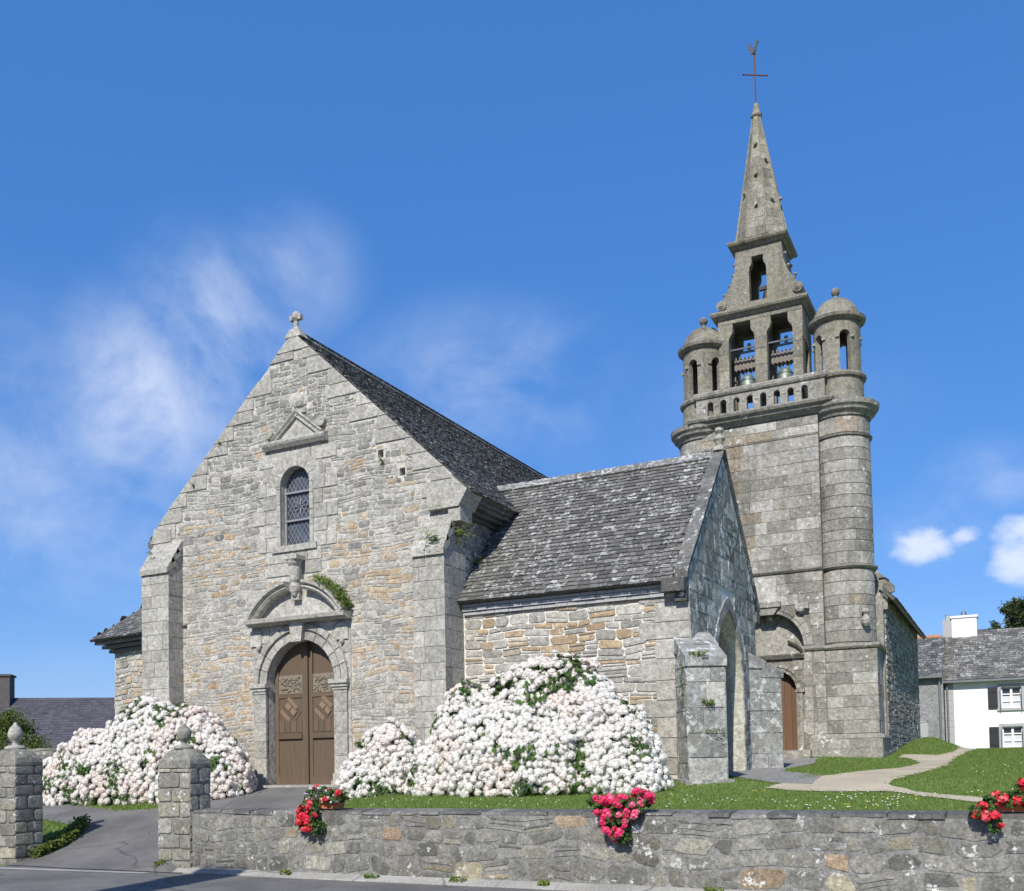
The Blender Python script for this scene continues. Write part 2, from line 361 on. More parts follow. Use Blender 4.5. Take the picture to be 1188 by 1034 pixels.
TOWERC = [(0, (0.257, 0.242, 0.208)), (.45, (0.309, 0.293, 0.251)), (.75, (0.351, 0.335, 0.291)), (.88, (0.408, 0.395, 0.356)), (.94, (0.318, 0.273, 0.208)), (1, (0.294, 0.242, 0.181))]
M['tower'] = stone_mat('tower_granite', TOWERC, .62, .5, 1.3, .12, .45, streak=.5)
M['verge'] = stone_mat('verge_granite', [(0, (.10, .10, .095)), (1, (.19, .185, .17))], .8, .5, 1.2, .1, .4)
M['buttress'] = stone_mat('lichened_granite', [(0, (.25, .25, .235)), (.6, (.33, .325, .30)), (1, (.37, .36, .31))], 1.0, .5, 1.7, .1, .45, green=.12)
M['jamb'] = stone_mat('pale_jamb_stone', [(0, (.40, .38, .30)), (1, (.46, .44, .35))], .15, .3, .5, .2, .2)
M['joint'] = stone_mat('tower_joint', [(0, (0.223, 0.209, 0.172)), (1, (0.223, 0.209, 0.172))], .2, .5, .8, 0, .1)
M['belfry'] = stone_mat('belfry_granite', [(0, (0.209, 0.196, 0.153)), (.6, (0.270, 0.252, 0.200)), (1, (0.307, 0.284, 0.221))], .3, .75, 1.5, .3, .35, streak=.65)
M['wallstone'] = stone_mat('boundary_stone', [(0, (.15, .146, .128)), (.4, (.215, .208, .18)), (.75, (.27, .26, .22)), (.9, (.31, .285, .20)), (1, (.31, .22, .145))], .62, .6, 1.4, .2, .5)
M['wallmortar'] = stone_mat('boundary_mortar', [(0, (.235, .23, .21)), (1, (.235, .23, .21))], .42, .5, 1.0, 0, .2)
M['coping'] = stone_mat('boundary_coping', [(0, (.10, .098, .09)), (1, (.19, .182, .165))], .55, .5, 1.2, 0, .3)
M['gatestone'] = stone_mat('gate_stone', [(0, (.19, .184, .155)), (.6, (.29, .28, .235)), (1, (.35, .325, .24))], .6, .5, 1.6, .25, .4)

def slate_mat(name, c0, c1, lich, thr=.60):
    m, t, b = newmat(name); q = NT(t); tn = q.tone()
    col = q.mix(tn[0], c0, c1); n = q.noise(30, 4, .6)
    col = q.mix(1, col, q.rng(n, .2, .8, .75, 1.25), 'MULTIPLY')
    l1 = q.noise(12, 5, .7, off=4, stretch=(1, 1, 1.3)); l2 = q.noise(.7, 3, .5, off=9)
    msk = q.math('MULTIPLY', q.rng(q.math('ADD', l1, q.math('MULTIPLY', tn[1], .16)), thr, thr+.05), q.rng(l2, .3, .6, .45, 1))
    col = q.mix(q.math('MULTIPLY', msk, lich), col, (.52, .52, .49))
    q.l(col, b.inputs['Base Color']); b.inputs['Roughness'].default_value = .62; b.inputs['Specular IOR Level'].default_value = .35; q.bump(b, q.math('ADD', n, l1), .5, .01); return m
M['slate'] = slate_mat('lichen_slate', (.075, .072, .063), (.165, .158, .138), .8, .645)
M['slate_dark'] = slate_mat('dark_slate', (.055, .054, .050), (.125, .122, .112), .65, .64)
M['chim_far'] = flat_mat('sooty_render', (.10, .085, .085), .9, .2, 6)
M['slate_far'] = slate_mat('far_slate', (.055, .052, .062), (.085, .08, .092), .15, .72)
def wood_mat(name, c0, c1, sc=(18, 18, 1.2)):
    m, t, b = newmat(name); q = NT(t); n = q.noise(2.0, 6, .65, stretch=sc); col = q.mix(n, c0, c1)
    col = q.mix(1, col, q.math('ADD', q.math('MULTIPLY', q.tone()[0], .5), .72), 'MULTIPLY'); q.l(col, b.inputs['Base Color']); b.inputs['Roughness'].default_value = .75; q.bump(b, n, .5, .01); return m
M['oak'] = wood_mat('weathered_oak', (.058, .038, .022), (.175, .122, .075))
M['oak_carved'] = wood_mat('carved_oak', (.09, .075, .05), (.26, .22, .16), (16, 16, 16))
M['door2'] = wood_mat('varnished_door', (.085, .042, .020), (.20, .105, .05))
M['beam'] = wood_mat('old_beam', (.10, .085, .07), (.24, .21, .17), (3, 14, 14))
M['iron'] = flat_mat('iron', (.06, .055, .055), .6, .3, 30, .6)
M['rust'] = flat_mat('rusty_iron', (.17, .075, .055), .6, .4, 40, .4)
M['gold'] = flat_mat('worn_gilt', (.40, .36, .30), .35, .3, 20, .8, .5)
M['bronze'] = flat_mat('verdigris_bronze', (.20, .24, .21), .55, .4, 9, .5)
M['white'] = flat_mat('white_render', (.80, .80, .79), .9, .03, 4, bump=.1)
M['grey_render'] = stone_mat('grey_render', [(0, (.27, .27, .265)), (1, (.27, .27, .265))], .12, .4, .4, 0, .1)
M['trim'] = flat_mat('granite_trim', (.36, .36, .35), .85, .15, 20)
M['paint'] = flat_mat('white_paint', (.78, .78, .77), .5, .03, 10)
M['shutter'] = flat_mat('dark_shutter', (.028, .03, .032), .5, .15, 10)
M['shutter_blue'] = flat_mat('pale_blue_shutter', (.30, .36, .46), .5, .1, 10)
M['terra'] = flat_mat('terracotta', (.50, .17, .07), .75, .18, 14)
M['terra_ridge'] = flat_mat('terracotta_ridge', (.42, .20, .11), .8, .2, 14)
M['zinc'] = flat_mat('zinc', (.20, .21, .22), .45, .1, 10, .6)
M['shadow_in'] = flat_mat('dim_plaster', (.25, .24, .22), .95, .2, 8)
m, t, b = newmat('leaded_glass'); q = NT(t)
cc = q.ramp(q.noise(5, 3, .6, off=2), [(.35, (.035, .042, .055)), (.5, (.06, .072, .09)), (.62, (.075, .10, .14)), (.7, (.12, .125, .14))])
q.l(cc, b.inputs['Base Color']); b.inputs['Roughness'].default_value = .22; q.bump(b, q.noise(9, 2, .5), .35, .02); M['glass'] = m
m, t, b = newmat('window_glass'); b.inputs['Base Color'].default_value = (.03, .035, .045, 1); b.inputs['Roughness'].default_value = .1; M['pane'] = m
M['lead'] = flat_mat('lead', (.27, .275, .28), .6, .1, 20, .3)
M['lace'] = flat_mat('lace_curtain', (.55, .56, .58), .9, .2, 30)
# ground
def ground_mat():
    m, t, b = newmat('grass_ground'); q = NT(t)
    n1 = q.noise(1.3, 5, .6); n2 = q.noise(18, 5, .7); n3 = q.noise(90, 2, .6)
    col = q.mix(q.rng(n1, .3, .7), (.10, .175, .036), (.145, .21, .05)); col = q.mix(q.rng(n2, .35, .75), col, (.14, .185, .06)); n4 = q.noise(.55, 4, .65, off=40); col = q.mix(q.math('MULTIPLY', q.rng(n4, .52, .70), .55), col, (.17, .165, .075))
    col = q.mix(1, col, q.rng(n3, .2, .8, .7, 1.3), 'MULTIPLY'); q.l(col, b.inputs['Base Color']); b.inputs['Roughness'].default_value = .95; b.inputs['Specular IOR Level'].default_value = .1; q.bump(b, n2, .6, .04); return m
M['grassground'] = ground_mat()
def asphalt_mat(name, c, patch=.3):
    m, t, b = newmat(name); q = NT(t); n1 = q.noise(.8, 5, .6); n2 = q.noise(45, 3, .8); n3 = q.noise(6, 4, .6)
    col = q.mix(1, c, q.rng(n2, .2, .8, .6, 1.45), 'MULTIPLY'); col = q.mix(1, col, q.rng(n1, .3, .7, 1-patch, 1+patch), 'MULTIPLY'); col = q.mix(q.math('MULTIPLY', q.rng(n3, .60, .72), .3), col, (.2, .19, .17))
    dv = q.n('ShaderNodeMix', data_type='VECTOR'); nz = q.n('ShaderNodeTexNoise'); nz.inputs['Scale'].default_value = 1.3; q.l(q.pos(), nz.inputs['Vector']); dv.inputs[0].default_value = .35; q.l(q.pos(), dv.inputs[4]); q.l(nz.outputs['Color'], dv.inputs[5])
    vo = q.n('ShaderNodeTexVoronoi', feature='DISTANCE_TO_EDGE'); vo.inputs['Scale'].default_value = .55; q.l(dv.outputs[1], vo.inputs['Vector'])
    if patch > .15: col = q.mix(q.math('MULTIPLY', q.rng(vo.outputs['Distance'], .0, .010, 1, 0), .6), col, (.035, .034, .033))
    q.l(col, b.inputs['Base Color']); b.inputs['Roughness'].default_value = .85; q.bump(b, n2, .5, .01); return m
M['asphalt'] = asphalt_mat('asphalt', (.128, .122, .113), .26)
M['gravel'] = asphalt_mat('sandy_gravel', (.42, .355, .245), .12)
M['concrete'] = asphalt_mat('concrete_gutter', (.30, .29, .26), .2)
M['flag'] = stone_mat('path_flags', [(0, (.22, .215, .20)), (1, (.30, .29, .265))], .1, .4, .8, 0, .4)
M['leaf'] = leaf_mat('hydrangea_leaf', (.035, .085, .018), (.10, .17, .035))
M['stem'] = flat_mat('woody_stem', (.10, .085, .055), .9, .2, 20)
M['fern'] = leaf_mat('fern_leaf', (.07, .13, .02), (.20, .25, .05), .3)
M['grass'] = leaf_mat('grass_blade', (.12, .20, .035), (.22, .285, .075), .4, .6)
M['treeleaf'] = leaf_mat('tree_leaf', (.028, .05, .015), (.085, .115, .035), .2)
M['shrubleaf'] = leaf_mat('shrub_leaf', (.05, .09, .012), (.13, .16, .025), .25)
M['daisy'] = flat_mat('daisy', (.8, .8, .74), .8, .05, 10)
M['dandelion'] = flat_mat('dandelion', (.75, .55, .05), .8, .05, 10)
def petal_mat(name, c0, c1, tr=.25):
    m, t, b = newmat(name); q = NT(t); oi = q.n('ShaderNodeObjectInfo'); tn = q.tone()
    f = q.math('MULTIPLY', q.rng(tn[1], .45, 1.0), .9); col = q.mix(f, c0, c1); col = q.mix(1, col, q.math('ADD', q.math('MULTIPLY', tn[0], .22), .86), 'MULTIPLY')
    q.l(col, b.inputs['Base Color']); b.inputs['Roughness'].default_value = .7; b.inputs['Specular IOR Level'].default_value = .15
    tl = q.n('ShaderNodeBsdfTranslucent'); q.l(col, tl.inputs[0]); mxs = q.n('ShaderNodeMixShader'); mxs.inputs[0].default_value = tr
    q.l(b.outputs[0], mxs.inputs[1]); q.l(tl.outputs[0], mxs.inputs[2]); q.l(mxs.outputs[0], t.nodes['Material Output'].inputs[0]); return m
M['petal'] = petal_mat('hydrangea_petal', (.90, .87, .81), (.88, .78, .70))
M['pink'] = petal_mat('geranium_pink', (.85, .05, .16), (.90, .22, .32), .15)
M['red'] = petal_mat('geranium_red', (.80, .045, .07), (.88, .16, .18), .15)
M['whitepetal'] = petal_mat('petunia_white', (.8, .78, .8), (.55, .3, .6), .2)

# ------------------------------------------------------------------ roofs
def roof_face(mb, pts, row=.13, wd=(.13, .25), ok=None, th=.020, lift=.03, vstart=-.03):
    P = [Vector(p) for p in pts]; u = (P[1]-P[0]).normalized(); n = u.cross(P[2]-P[0]).normalized()
    if n.z < 0: n = -n
    v = n.cross(u).normalized()
    if v.z < 0: v = -v
    q = [((p-P[0]).dot(u), (p-P[0]).dot(v)) for p in P]
    um = min(a for a, b in q); ux = max(a for a, b in q); vm = max(b for a, b in q)
    t = vstart; k = 0
    while t < vm-.02:
        e = row*rnd(.92, 1.08); s = um-rnd(0, .2)
        while s < ux:
            w = rnd(*wd); a, b = s+.004, s+w-.004; s += w
            c = (a+b)/2; tt = t+e*.5
            if not inpoly(q, c, max(tt, .01)): continue
            a = max(a, um); b = min(b, ux)
            if b-a < .03: continue
            if ok and not ok(P[0]+u*c+v*tt): continue
            j0, j1 = rnd(-.014, .014), rnd(-.014, .014); l0, l1 = lift+rnd(-.005, .009), lift+rnd(-.005, .009); f = lambda x, y, d: tuple(P[0]+u*x+v*y+n*d)
            t1 = t+e*1.12
            mb.add([f(a, t+j0, l0), f(b, t+j1, l1), f(b, t1, .012), f(a, t1, .012), f(a, t+j0, l0-th), f(b, t+j1, l1-th)],
                   [(0, 1, 2, 3), (4, 5, 1, 0), (4, 0, 3), (5, 2, 1)], (R.random(), R.random(), R.random()))
        t += e
def slab(mb, pts, th, tone=(.3, .3, .3)):
    P = [Vector(p) for p in pts]; n = (P[1]-P[0]).cross(P[2]-P[0]).normalized()
    if n.z < 0: n = -n
    k = len(P); mb.add([tuple(p) for p in P]+[tuple(p-n*th) for p in P], [tuple(range(k)), tuple(range(2*k-1, k-1, -1))]+[(i, k+i, k+(i+1) % k, (i+1) % k) for i in range(k)], tone)

# ================================================================== CHURCH
church = empty('church', (-10, 17, 1.2))
tag(church, 'weathered grey stone church with slate roofs, gabled chapel, porch and tall bell tower', 'church')
CX, AP, SL_, SR_ = -13.8, 11.15, .918, .945
XL, XR, YF = -17.9, -9.86, 17.0
def roofz(x): return AP-(SL_*(CX-x) if x < CX else SR_*(x-CX))
DC, DR, DS = -13.70, .92, 3.43            # door centre, radius, spring height
WC, WR, WS, WB = -13.8, .40, 7.77, 6.44   # window
# --- dressed blocks of the front: gable edges, window surround
EX = []
front = MB()
def quoin_rows(z0, z1, fL, fR, side):
    z = z0; k = R.randint(0, 1)
    while z < z1-.12:
        hh = min(rnd(.27, .37), z1-z); k += 1; g = .007
        Ln = rnd(.62, .95) if k % 2 else rnd(.38, .6)
        if side == 'L': pts = [(fL(z)+.004, z+g), (fL(z)+Ln, z+g), (fL(z+hh)+Ln+.0, z+hh-g), (fL(z+hh)+.004, z+hh-g)]; pts[2] = (pts[1][0]+rnd(-.01, .01), pts[2][1])
        else: pts = [(fR(z)-Ln, z+g), (fR(z)-.004, z+g), (fR(z+hh)-.004, z+hh-g), (fR(z)-Ln, z+hh-g)]
        w = abs(pts[2][0]-pts[3][0])
        if w > .1:
            front.block(pts, PF(YF), .030, (R.random(), R.random()*.7, R.random()), .012)
            xs = [p[0] for p in pts]; EX.append((min(pts[0][0], pts[3][0]) if side == 'L' else pts[0][0], max(pts[1][0], pts[2][0]) if side == 'R' else pts[1][0], z, z+hh))
        z += hh
quoin_rows(7.0, 10.72, lambda z: CX-(AP-z)/SL_ if z > 7.39 else XL, None, 'L')
quoin_rows(7.0, 10.72, None, lambda z: CX+(AP-z)/SR_ if z > 7.43 else XR, 'R')
front.block([(CX-.47, 10.73), (CX+.44, 10.73), (CX, AP)], PF(YF), .03, (.6, .3, .5), .01); EX.append((CX-.5, CX+.5, 10.7, 11.2))
front.block([(-18.08, 6.93), (-17.45, 6.93), (-17.45, 7.22), (-17.98, 7.30)], PF(YF-.02), .04, (.5, .3, .5), .012)
# window surround: rows of dressed stone, some reaching further out
def ring_ok(x, z): return not ((abs(x-WC) < WR+.10 and WB < z < WS) or ((x-WC)**2+(z-WS)**2 < (WR+.10)**2 and z >= WS))
z = 5.78; k = 0
while z < 8.55:
    hh = rnd(.27, .34); k += 1; z1 = min(z+hh, 8.62); g = .006
    eL, eR = (rnd(.5, .78) if k % 2 else rnd(.3, .5)), (rnd(.5, .78) if k % 2 else rnd(.3, .5))
    x0, x1 = WC-WR-eL, WC+WR+eR
    if z1 < WB+.03:
        x0, x1 = (-14.75, -12.95) if z > 6.1 else (-14.6, -13.1)
        cuts = [x0, rnd(x0+.4, x0+.8), rnd(x0+1.0, x1-.3), x1]
        for a, b in zip(cuts, cuts[1:]): front.block([(a+g, z+g), (b-g, z+g), (b-g, z1-g), (a+g, z1-g)], PF(YF), .026, (R.random(), R.random()*.7, R.random()), .01)
    elif z1 < 8.2 or z < 8.2:
        for a, b, sd in ((x0, WC-WR-.10, -1), (WC+WR+.10, x1, 1)):
            if b-a > .5: cs = [a, (a+b)/2+rnd(-.08, .08), b]
            else: cs = [a, b]
            for p, q_ in zip(cs, cs[1:]): front.block([(p+g, z+g), (q_-g, z+g), (q_-g, z1-g), (p+g, z1-g)], PF(YF), .026, (R.random(), R.random()*.7, R.random()), .01)
    else:
        for a, b in ((x0, WC-.1), (WC-.1, WC+.45), (WC+.45, x1)): front.block([(a+g, z+g), (b-g, z+g), (b-g, z1-g), (a+g, z1-g)], PF(YF), .026, (R.random(), R.random()*.7, R.random()), .01)
    EX.append((x0, x1, z, z1)); z = z1
for s in (-1, 1):                          # inner jamb stones
    z = WB
    while z < WS-.02:
        z1 = min(z+rnd(.3, .5), WS); a, b = sorted((WC+s*WR, WC+s*(WR+.10))); front.block([(a, z+.004), (b, z+.004), (b, z1-.004), (a, z1-.004)], PF(YF), .03, (R.random(), .3, .5), .006); z = z1
voussoirs(front, WC, WS, WR, WR+.34, 0, math.pi, 7, PF(YF), .028)
front.box(WC-.62, WC+.60, YF-.07, YF+.02, 6.30, 6.435, (.6, .3, .5))
# rubble
def toneF(x, z):
    up = (z-6.5)/3.5; g = R.random()
    och = .22-.22*max(-.3, up); och = max(0, och*(1.0+2.6*noise.noise(Vector((x*.55, z*.7, 2)))))
    return (R.random(), (rnd(.74, 1.0) if g < och else rnd(.15, .72) if R.random() > max(0, up+.25)*.95 else rnd(0, .34)), R.random())
HOOD = [(-15.03, 4.85)]+list(reversed(arc(-13.67, 4.124, 1.50, math.radians(29), math.radians(151), 20)))+[(-12.33, 4.85)]
def okF(x, z):
    if x < XL+.02 or x > XR-.02 or z > roofz(x)-.03: return False
    for a, b, c, d in EX:
        if a+.03 < x < b-.03 and c+.02 < z < d-.02: return False
    if -14.98 < x < -12.42 and z < 4.84: return False
    if inpoly(HOOD, x, z): return False
    if (x-WC)**2+(z-WS)**2 < (WR+.3)**2 or (abs(x-WC) < WR+.05 and WB-.1 < z < WS): return False
    if z < 6.4 and (x > -10.5 or x < -17.15) : return False
    for hx, hz in HOLES:
        if abs(x-hx) < .09 and abs(z-hz) < .11: return False
    if abs(x+13.62) < .17 and 9.3 < z < 9.76: return False
    if abs(x+13.70) < .2 and 5.2 < z < 6.16: return False
    return True
HOLES = [(-11.55, 8.09), (-11.02, 7.63), (-12.75, 9.62)]
rb = MB(); rubble(rb, XL, XR, 1.15, 11.0, PF(YF), (.055, .165), (.08, .36), .018, okF, toneF, .009, .03, .016)
outl = [(XR, .9), (XR, roofz(XR)-.01), (CX, AP-.02), (XL, roofz(XL)-.01), (XL, .9), (DC-DR, .9), (DC-DR, DS)]+list(reversed(arc(DC, DS, DR, 0, math.pi, 24)))[1:-1]+[(DC+DR, DS), (DC+DR, .9)]
winh = [(WC-WR, WB), (WC+WR, WB)]+arc(WC, WS, WR, 0, math.pi, 16)
wl = MB(); wl.prism(outl, [winh]+[[(a-.07, b-.08), (a+.07, b-.08), (a+.07, b+.08), (a-.07, b+.08)] for a, b in HOLES], PF(YF), 0, -.7)
gw = wl.build('gable_wall', M['mortar'], church)
rb.build('rubble_facing', M['rubble'], gw); front.build('dressed_stones', M['dressed'], gw)
# --- pediment over the window
pd = MB(); pf = PF(YF)
pd.sweep([(-14.60, 8.66), (-12.88, 8.66)], [(-.07, -.01), (-.07, .09), (0, .15), (.05, .17), (.10, .15), (.13, -.01)], pf, (.4, .3, .5))
pd.prism([(-14.30, 8.78), (-13.02, 8.78), (-13.68, 9.28)], [], pf, .06, -.01, (.7, .5, .5))
for pts in ([(-14.36, 8.80), (-13.70, 9.33)], [(-13.66, 9.33), (-13.00, 8.80)]):
    pd.sweep(pts, [(-.13, .04), (-.10, .12), (-.05, .08), (0, .13), (.03, .12), (.03, -.01)], pf, (.45, .3, .5))
ped = pd.build('pediment', M['dressed'], gw)
cv = MB(); cv.box(-13.80, -13.46, YF-.05, YF+.01, 9.30, 9.40, (.4, .3, .5)); cv.lathe([(.02, 0), (.10, .04), (.125, .13), (.11, .22), (.06, .29), (.02, .31)], (-13.63, YF+.02, 9.42), 12, tone=(.6, .3, .5))
for s in (-1, 1): cv.lathe([(.02, 0), (.05, .04), (.05, .12), (.02, .15)], (-13.63+s*.13, YF+.01, 9.44), 8, tone=(.5, .3, .5))
cv.tube([(-13.03, YF-.01, 9.02), (-13.03, YF-.10, 9.02)], .11, 14, (.6, .3, .5)); cv.tube([(-14.45, YF-.01, 8.95), (-14.45, YF-.09, 8.95)], .09, 14, (.5, .3, .5))
cv.build('carved_heads', M['dressed'], ped)
# --- door surround
dsu = MB(); g = .005
Yd = YF
def okd(x, z):
    return not ((abs(x-DC) < DR+.30 and z < DS+.05) or ((x-DC)**2+(z-DS)**2 < (DR+.30)**2))
ashlar(dsu, -15.03, -12.36, 1.1, 4.70, PF(Yd), (.30, .40), (.25, .5), .006, okd, lambda x, z: (R.random(), .2+.5*R.random(), .5), .02)
voussoirs(dsu, DC, DS, DR, DR+.17, math.pi, 0, 11, PF(Yd), .05); voussoirs(dsu, DC, DS, DR+.17, DR+.22, math.pi, 0, 11, PF(Yd), .02); voussoirs(dsu, DC, DS, DR+.22, DR+.36, math.pi, 0, 11, PF(Yd), .075)
for s in (-1, 1):
    xc = DC+s*(DR+.17)
    z = 1.45
    while z < 3.2:
        z1 = min(z+rnd(.35, .6), 3.22); dsu.box(xc-.17, xc+.17, Yd-.07, Yd+.02, z+.003, z1-.003, (R.random(), .2+.4*R.random(), .5)); z = z1
    dsu.box(xc-.22, xc+.22, Yd-.13, Yd+.02, 1.1, 1.30, (.5, .4, .5)); dsu.box(xc-.195, xc+.195, Yd-.10, Yd+.02, 1.30, 1.45, (.6, .4, .5))
    for a, b, e in ((3.22, 3.28, .02), (3.28, 3.35, .05), (3.35, 3.44, .085)): dsu.box(xc-.17-e, xc+.17+e*.6, Yd-.07-e, Yd+.02, a, b, (.6, .4, .5))
    dsu.box(xc-.20+s*.08, xc+.12+s*.08, Yd-.05, Yd+.01, 4.28, 4.62, (.7, .5, .5)); dsu.lathe([(.015, 0), (.05, .05), (.06, .09), (.03, .12)], (xc+s*.04, Yd-.05, 4.16), 8, tone=(.6, .4, .5))
dsu.prism([(DC-.13, DS+DR-.05), (DC+.13, DS+DR-.05), (DC+.19, 4.70), (DC-.19, 4.70)], [], pf, .16, .0, (.7, .4, .5))
sur = dsu.build('door_surround', M['dressed'], gw)
hd = MB()
hd.sweep([(-15.03, 4.70), (-12.33, 4.70)], [(0, -.01), (0, .16), (.05, .24), (.05, .30), (.13, .32), (.15, .28), (.15, -.01)], pf, (.6, .4, .5))
hd.prism([(-14.9, 4.84), (-12.45, 4.84)]+arc(-13.67, 4.124, 1.33, math.radians(33), math.radians(147), 20), [], pf, .05, -.01, (.7, .5, .5))
for a0, a1 in ((150, 99), (81, 30)):
    hd.sweep(arc(-13.67, 4.124, 1.30, math.radians(a0), math.radians(a1), 12), [(0, .03), (0, .22), (.05, .27), (.10, .22), (.14, .31), (.20, .31), (.22, -.01), (.0, -.01)], pf, (.5, .35, .5))
hd.lathe([(.02, 0), (.07, .03), (.11, .12), (.13, .22), (.09, .30), (.12, .36), (.13, .62), (.10, .66), (.15, .72), (.17, .80), (.12, .82)], (-13.70, YF-.17, 5.26), 12, tone=(.5, .4, .5))
hd.box(-13.88, -13.52, YF-.34, YF+.01, 6.06, 6.15, (.6, .4, .5)); hd.box(-13.80, -13.60, YF-.17, YF+.01, 5.2, 6.06, (.5, .4, .5))
hd.build('door_hood', M['dressed'], sur)
# --- the big double door, set back in its arch
dr = MB(); Yk = YF+.25
fullp = [(DC-DR-.01, 1.15), (DC+DR+.01, 1.15)]+arc(DC, DS, DR+.01, 0, math.pi, 24)
dr.prism(fullp, [], PF(Yk), 0, -.08, (.4, .5, .5))
door = dr.build('front_door', M['oak'], gw)
for s in (-1, 1):
    lf = MB(); xa, xb = sorted((DC+s*.05, DC+s*(DR-.03)))
    def bar(a, b, c, d, t=.04, tn=None): lf.box(a, b, Yk-t, Yk+.01, c, d, (tn if tn is not None else rnd(.3, .9), .5, .5))
    bar(xa, xa+.09, 1.2, 4.15 if s == 1 else 3.9); bar(xb-.09, xb, 1.2, 3.9 if s == 1 else 4.15)
    if s == -1: pass
    bar(xa+.09, xb-.09, 1.2, 1.38, .04); bar(xa+.09, xb-.09, 2.22, 2.33, .075, .3); bar(xa+.09, xb-.09, 3.12, 3.2, .04)
    bar(xa+.09, xb-.09, 1.38, 2.22, .022, .45); bar(xa+.09, xb-.09, 2.33, 3.12, .018, .35)
    w = (xb-xa-.18)/4
    for k in range(4): bar(xa+.10+w*k, xa+.07+w*(k+1), 2.36, 2.62, .032, rnd(.3, .8))
    xm = (xa+xb)/2
    for kk, (ux, uz, hw, hh_, tn) in enumerate(((0, 2.88, .27, .23, .45), (-.0, 2.88, .20, .17, .15), (-.15, 2.74, .17, .045, 1.9), (.06, 3.0, .17, .045, 1.8), (-.06, 2.93, .08, .06, 2.4), (.08, 2.81, .08, .06, 2.2))):
        a = -.75; c_, s_ = math.cos(a), math.sin(a); pts = [(xm+ux+p*c_-q_*s_, uz+p*s_+q_*c_) for p, q_ in ((-hw, -hh_), (hw, -hh_), (hw, hh_), (-hw, hh_))]
        lf.block(pts, PF(Yk-.018), .012+.006*kk, (tn, .5, .5), .006)
    lv = lf.build('door_leaf', M['oak'], door)
    ca = MB(); ca.box(xa+.095, xb-.095, Yk-.03, Yk+.01, 3.21, 3.62, (.8, .5, .5))
    for _ in range(95):
        x, z_ = rnd(xa+.13, xb-.13), rnd(3.25, 3.58); r = rnd(.018, .035); ca.lathe([(r*.3, -r), (r, 0), (r*.3, r)], (x, Yk-.035, z_), 6, tone=(rnd(.5, 1), .5, .5))
    ca.build('carved_panel', M['oak_carved'], lv)
cp = MB(); cp.box(DC-.045, DC+.045, Yk-.085, Yk, 1.2, 4.30, (.35, .5, .5)); cp.lathe([(.02, 0), (.06, .04), (.04, .1)], (DC, Yk-.08, 4.14), 8); cp.build('centre_post', M['oak'], door)
st = MB(); st.box(DC-1.25, DC+1.25, YF-.35, YF+.4, 1.02, 1.215, (.4, .4, .5)); st.build('door_step', M['dressed'], gw)
# --- leaded window
gl = MB(); gl.prism(winh, [], PF(YF+.20), 0, -.02, (.5, .5, .5)); wn_ = gl.build('leaded_window', M['glass'], gw)
ld = MB()
def clipline(x0, z0, x1, z1, r):
    n_ = 24; pts = [(x0+(x1-x0)*i/n_, z0+(z1-z0)*i/n_) for i in range(n_+1)]
    ins = [p for p in pts if abs(p[0]-WC) <= WR and p[1] >= WB and (p[1] <= WS or (p[0]-WC)**2+(p[1]-WS)**2 <= WR**2)]
    if len(ins) > 1: ld.tube([(ins[0][0], YF+.19, ins[0][1]), (ins[-1][0], YF+.19, ins[-1][1])], r, 4, (.5, .5, .5))
for k in range(-12, 14):
    for s in (-1, 1):
        z0 = WB+k*.17; clipline(WC-WR, z0, WC+WR, z0+s*1.25, .0065)
ld.build('lead_lattice', M['lead'], wn_)
br = MB()
for z_ in (7.02, 7.64): br.box(WC-WR, WC+WR, YF+.13, YF+.17, z_-.02, z_+.02, (.5, .5, .5))
for dx in (-WR+.02, WR-.02): br.box(WC+dx-.02, WC+dx+.02, YF+.14, YF+.19, WB, WS, (.5, .5, .5))
for i in range(8):                                  # small painted device in the middle light
    a = i*math.pi/4; br.tube([(WC+.05*math.cos(a), YF+.175, 7.33+.05*math.sin(a)), (WC+.20*math.cos(a), YF+.175, 7.33+.16*math.sin(a))], .012, 4)
br.build('stay_bars', M['lead'], wn_)
# --- corner buttresses of the chapel
def buttress_front(x0, x1, yf, zt, ztop, name='buttress'):
    b = MB(); e = .014
    b.prism([(yf+e, .9), (YF+.02, .9), (YF+.02, ztop), (yf+e, zt)], [], lambda u, v, d: (d, u, v), x0+e, x1-e, (.4, .3, .5))
    ashlar(b, x0, x1, .95, zt, PF(yf+e), (.27, .36), (.30, .74), .009, None, lambda x, z: (R.random(), R.random()*.75, R.random()), .014)
    for mp_, s in ((PR(x1-e), 1), (PL(x0+e), -1)):
        ashlar(b, yf, YF if s < 0 else YF+.42 if x1 > -10 else YF, .95, zt, mp_, (.27, .36), (.25, .5), .009, None, lambda x, z: (R.random()*.8, R.random()*.7, .5), .014)
    n = 3; L_ = math.hypot(YF-yf, ztop-zt); n1 = Vector((0, -(ztop-zt), YF-yf)).normalized()   # weathered slope stones
    for i in range(n):
        a, c = i/n, (i+1)/n; p = [Vector((0, yf+(YF-yf)*t, zt+(ztop-zt)*t)) for t in (a, c)]; ov = .05
        for xa, xb in ((x0-.02, x0+(x1-x0)*rnd(.4, .6)), (None, x1+.02)):
            xa = xm_ if xa is None else xa; xm_ = xb
            q0 = p[0]+Vector((0, -ov, -.02)); q1 = p[1]
            vs = [(xa+.004, q0.y, q0.z-.10), (xb-.004, q0.y, q0.z-.10), (xb-.004, q1.y+.1, q1.z-.12), (xa+.004, q1.y+.1, q1.z-.12), (xa+.004, q0.y, q0.z+.02), (xb-.004, q0.y, q0.z+.02), (xb-.004, q1.y-.01, q1.z+.03), (xa+.004, q1.y-.01, q1.z+.03)]
            b.hexa(vs, (R.random(), R.random()*.6, R.random()))
    return b.build(name, M['dressed'], church)
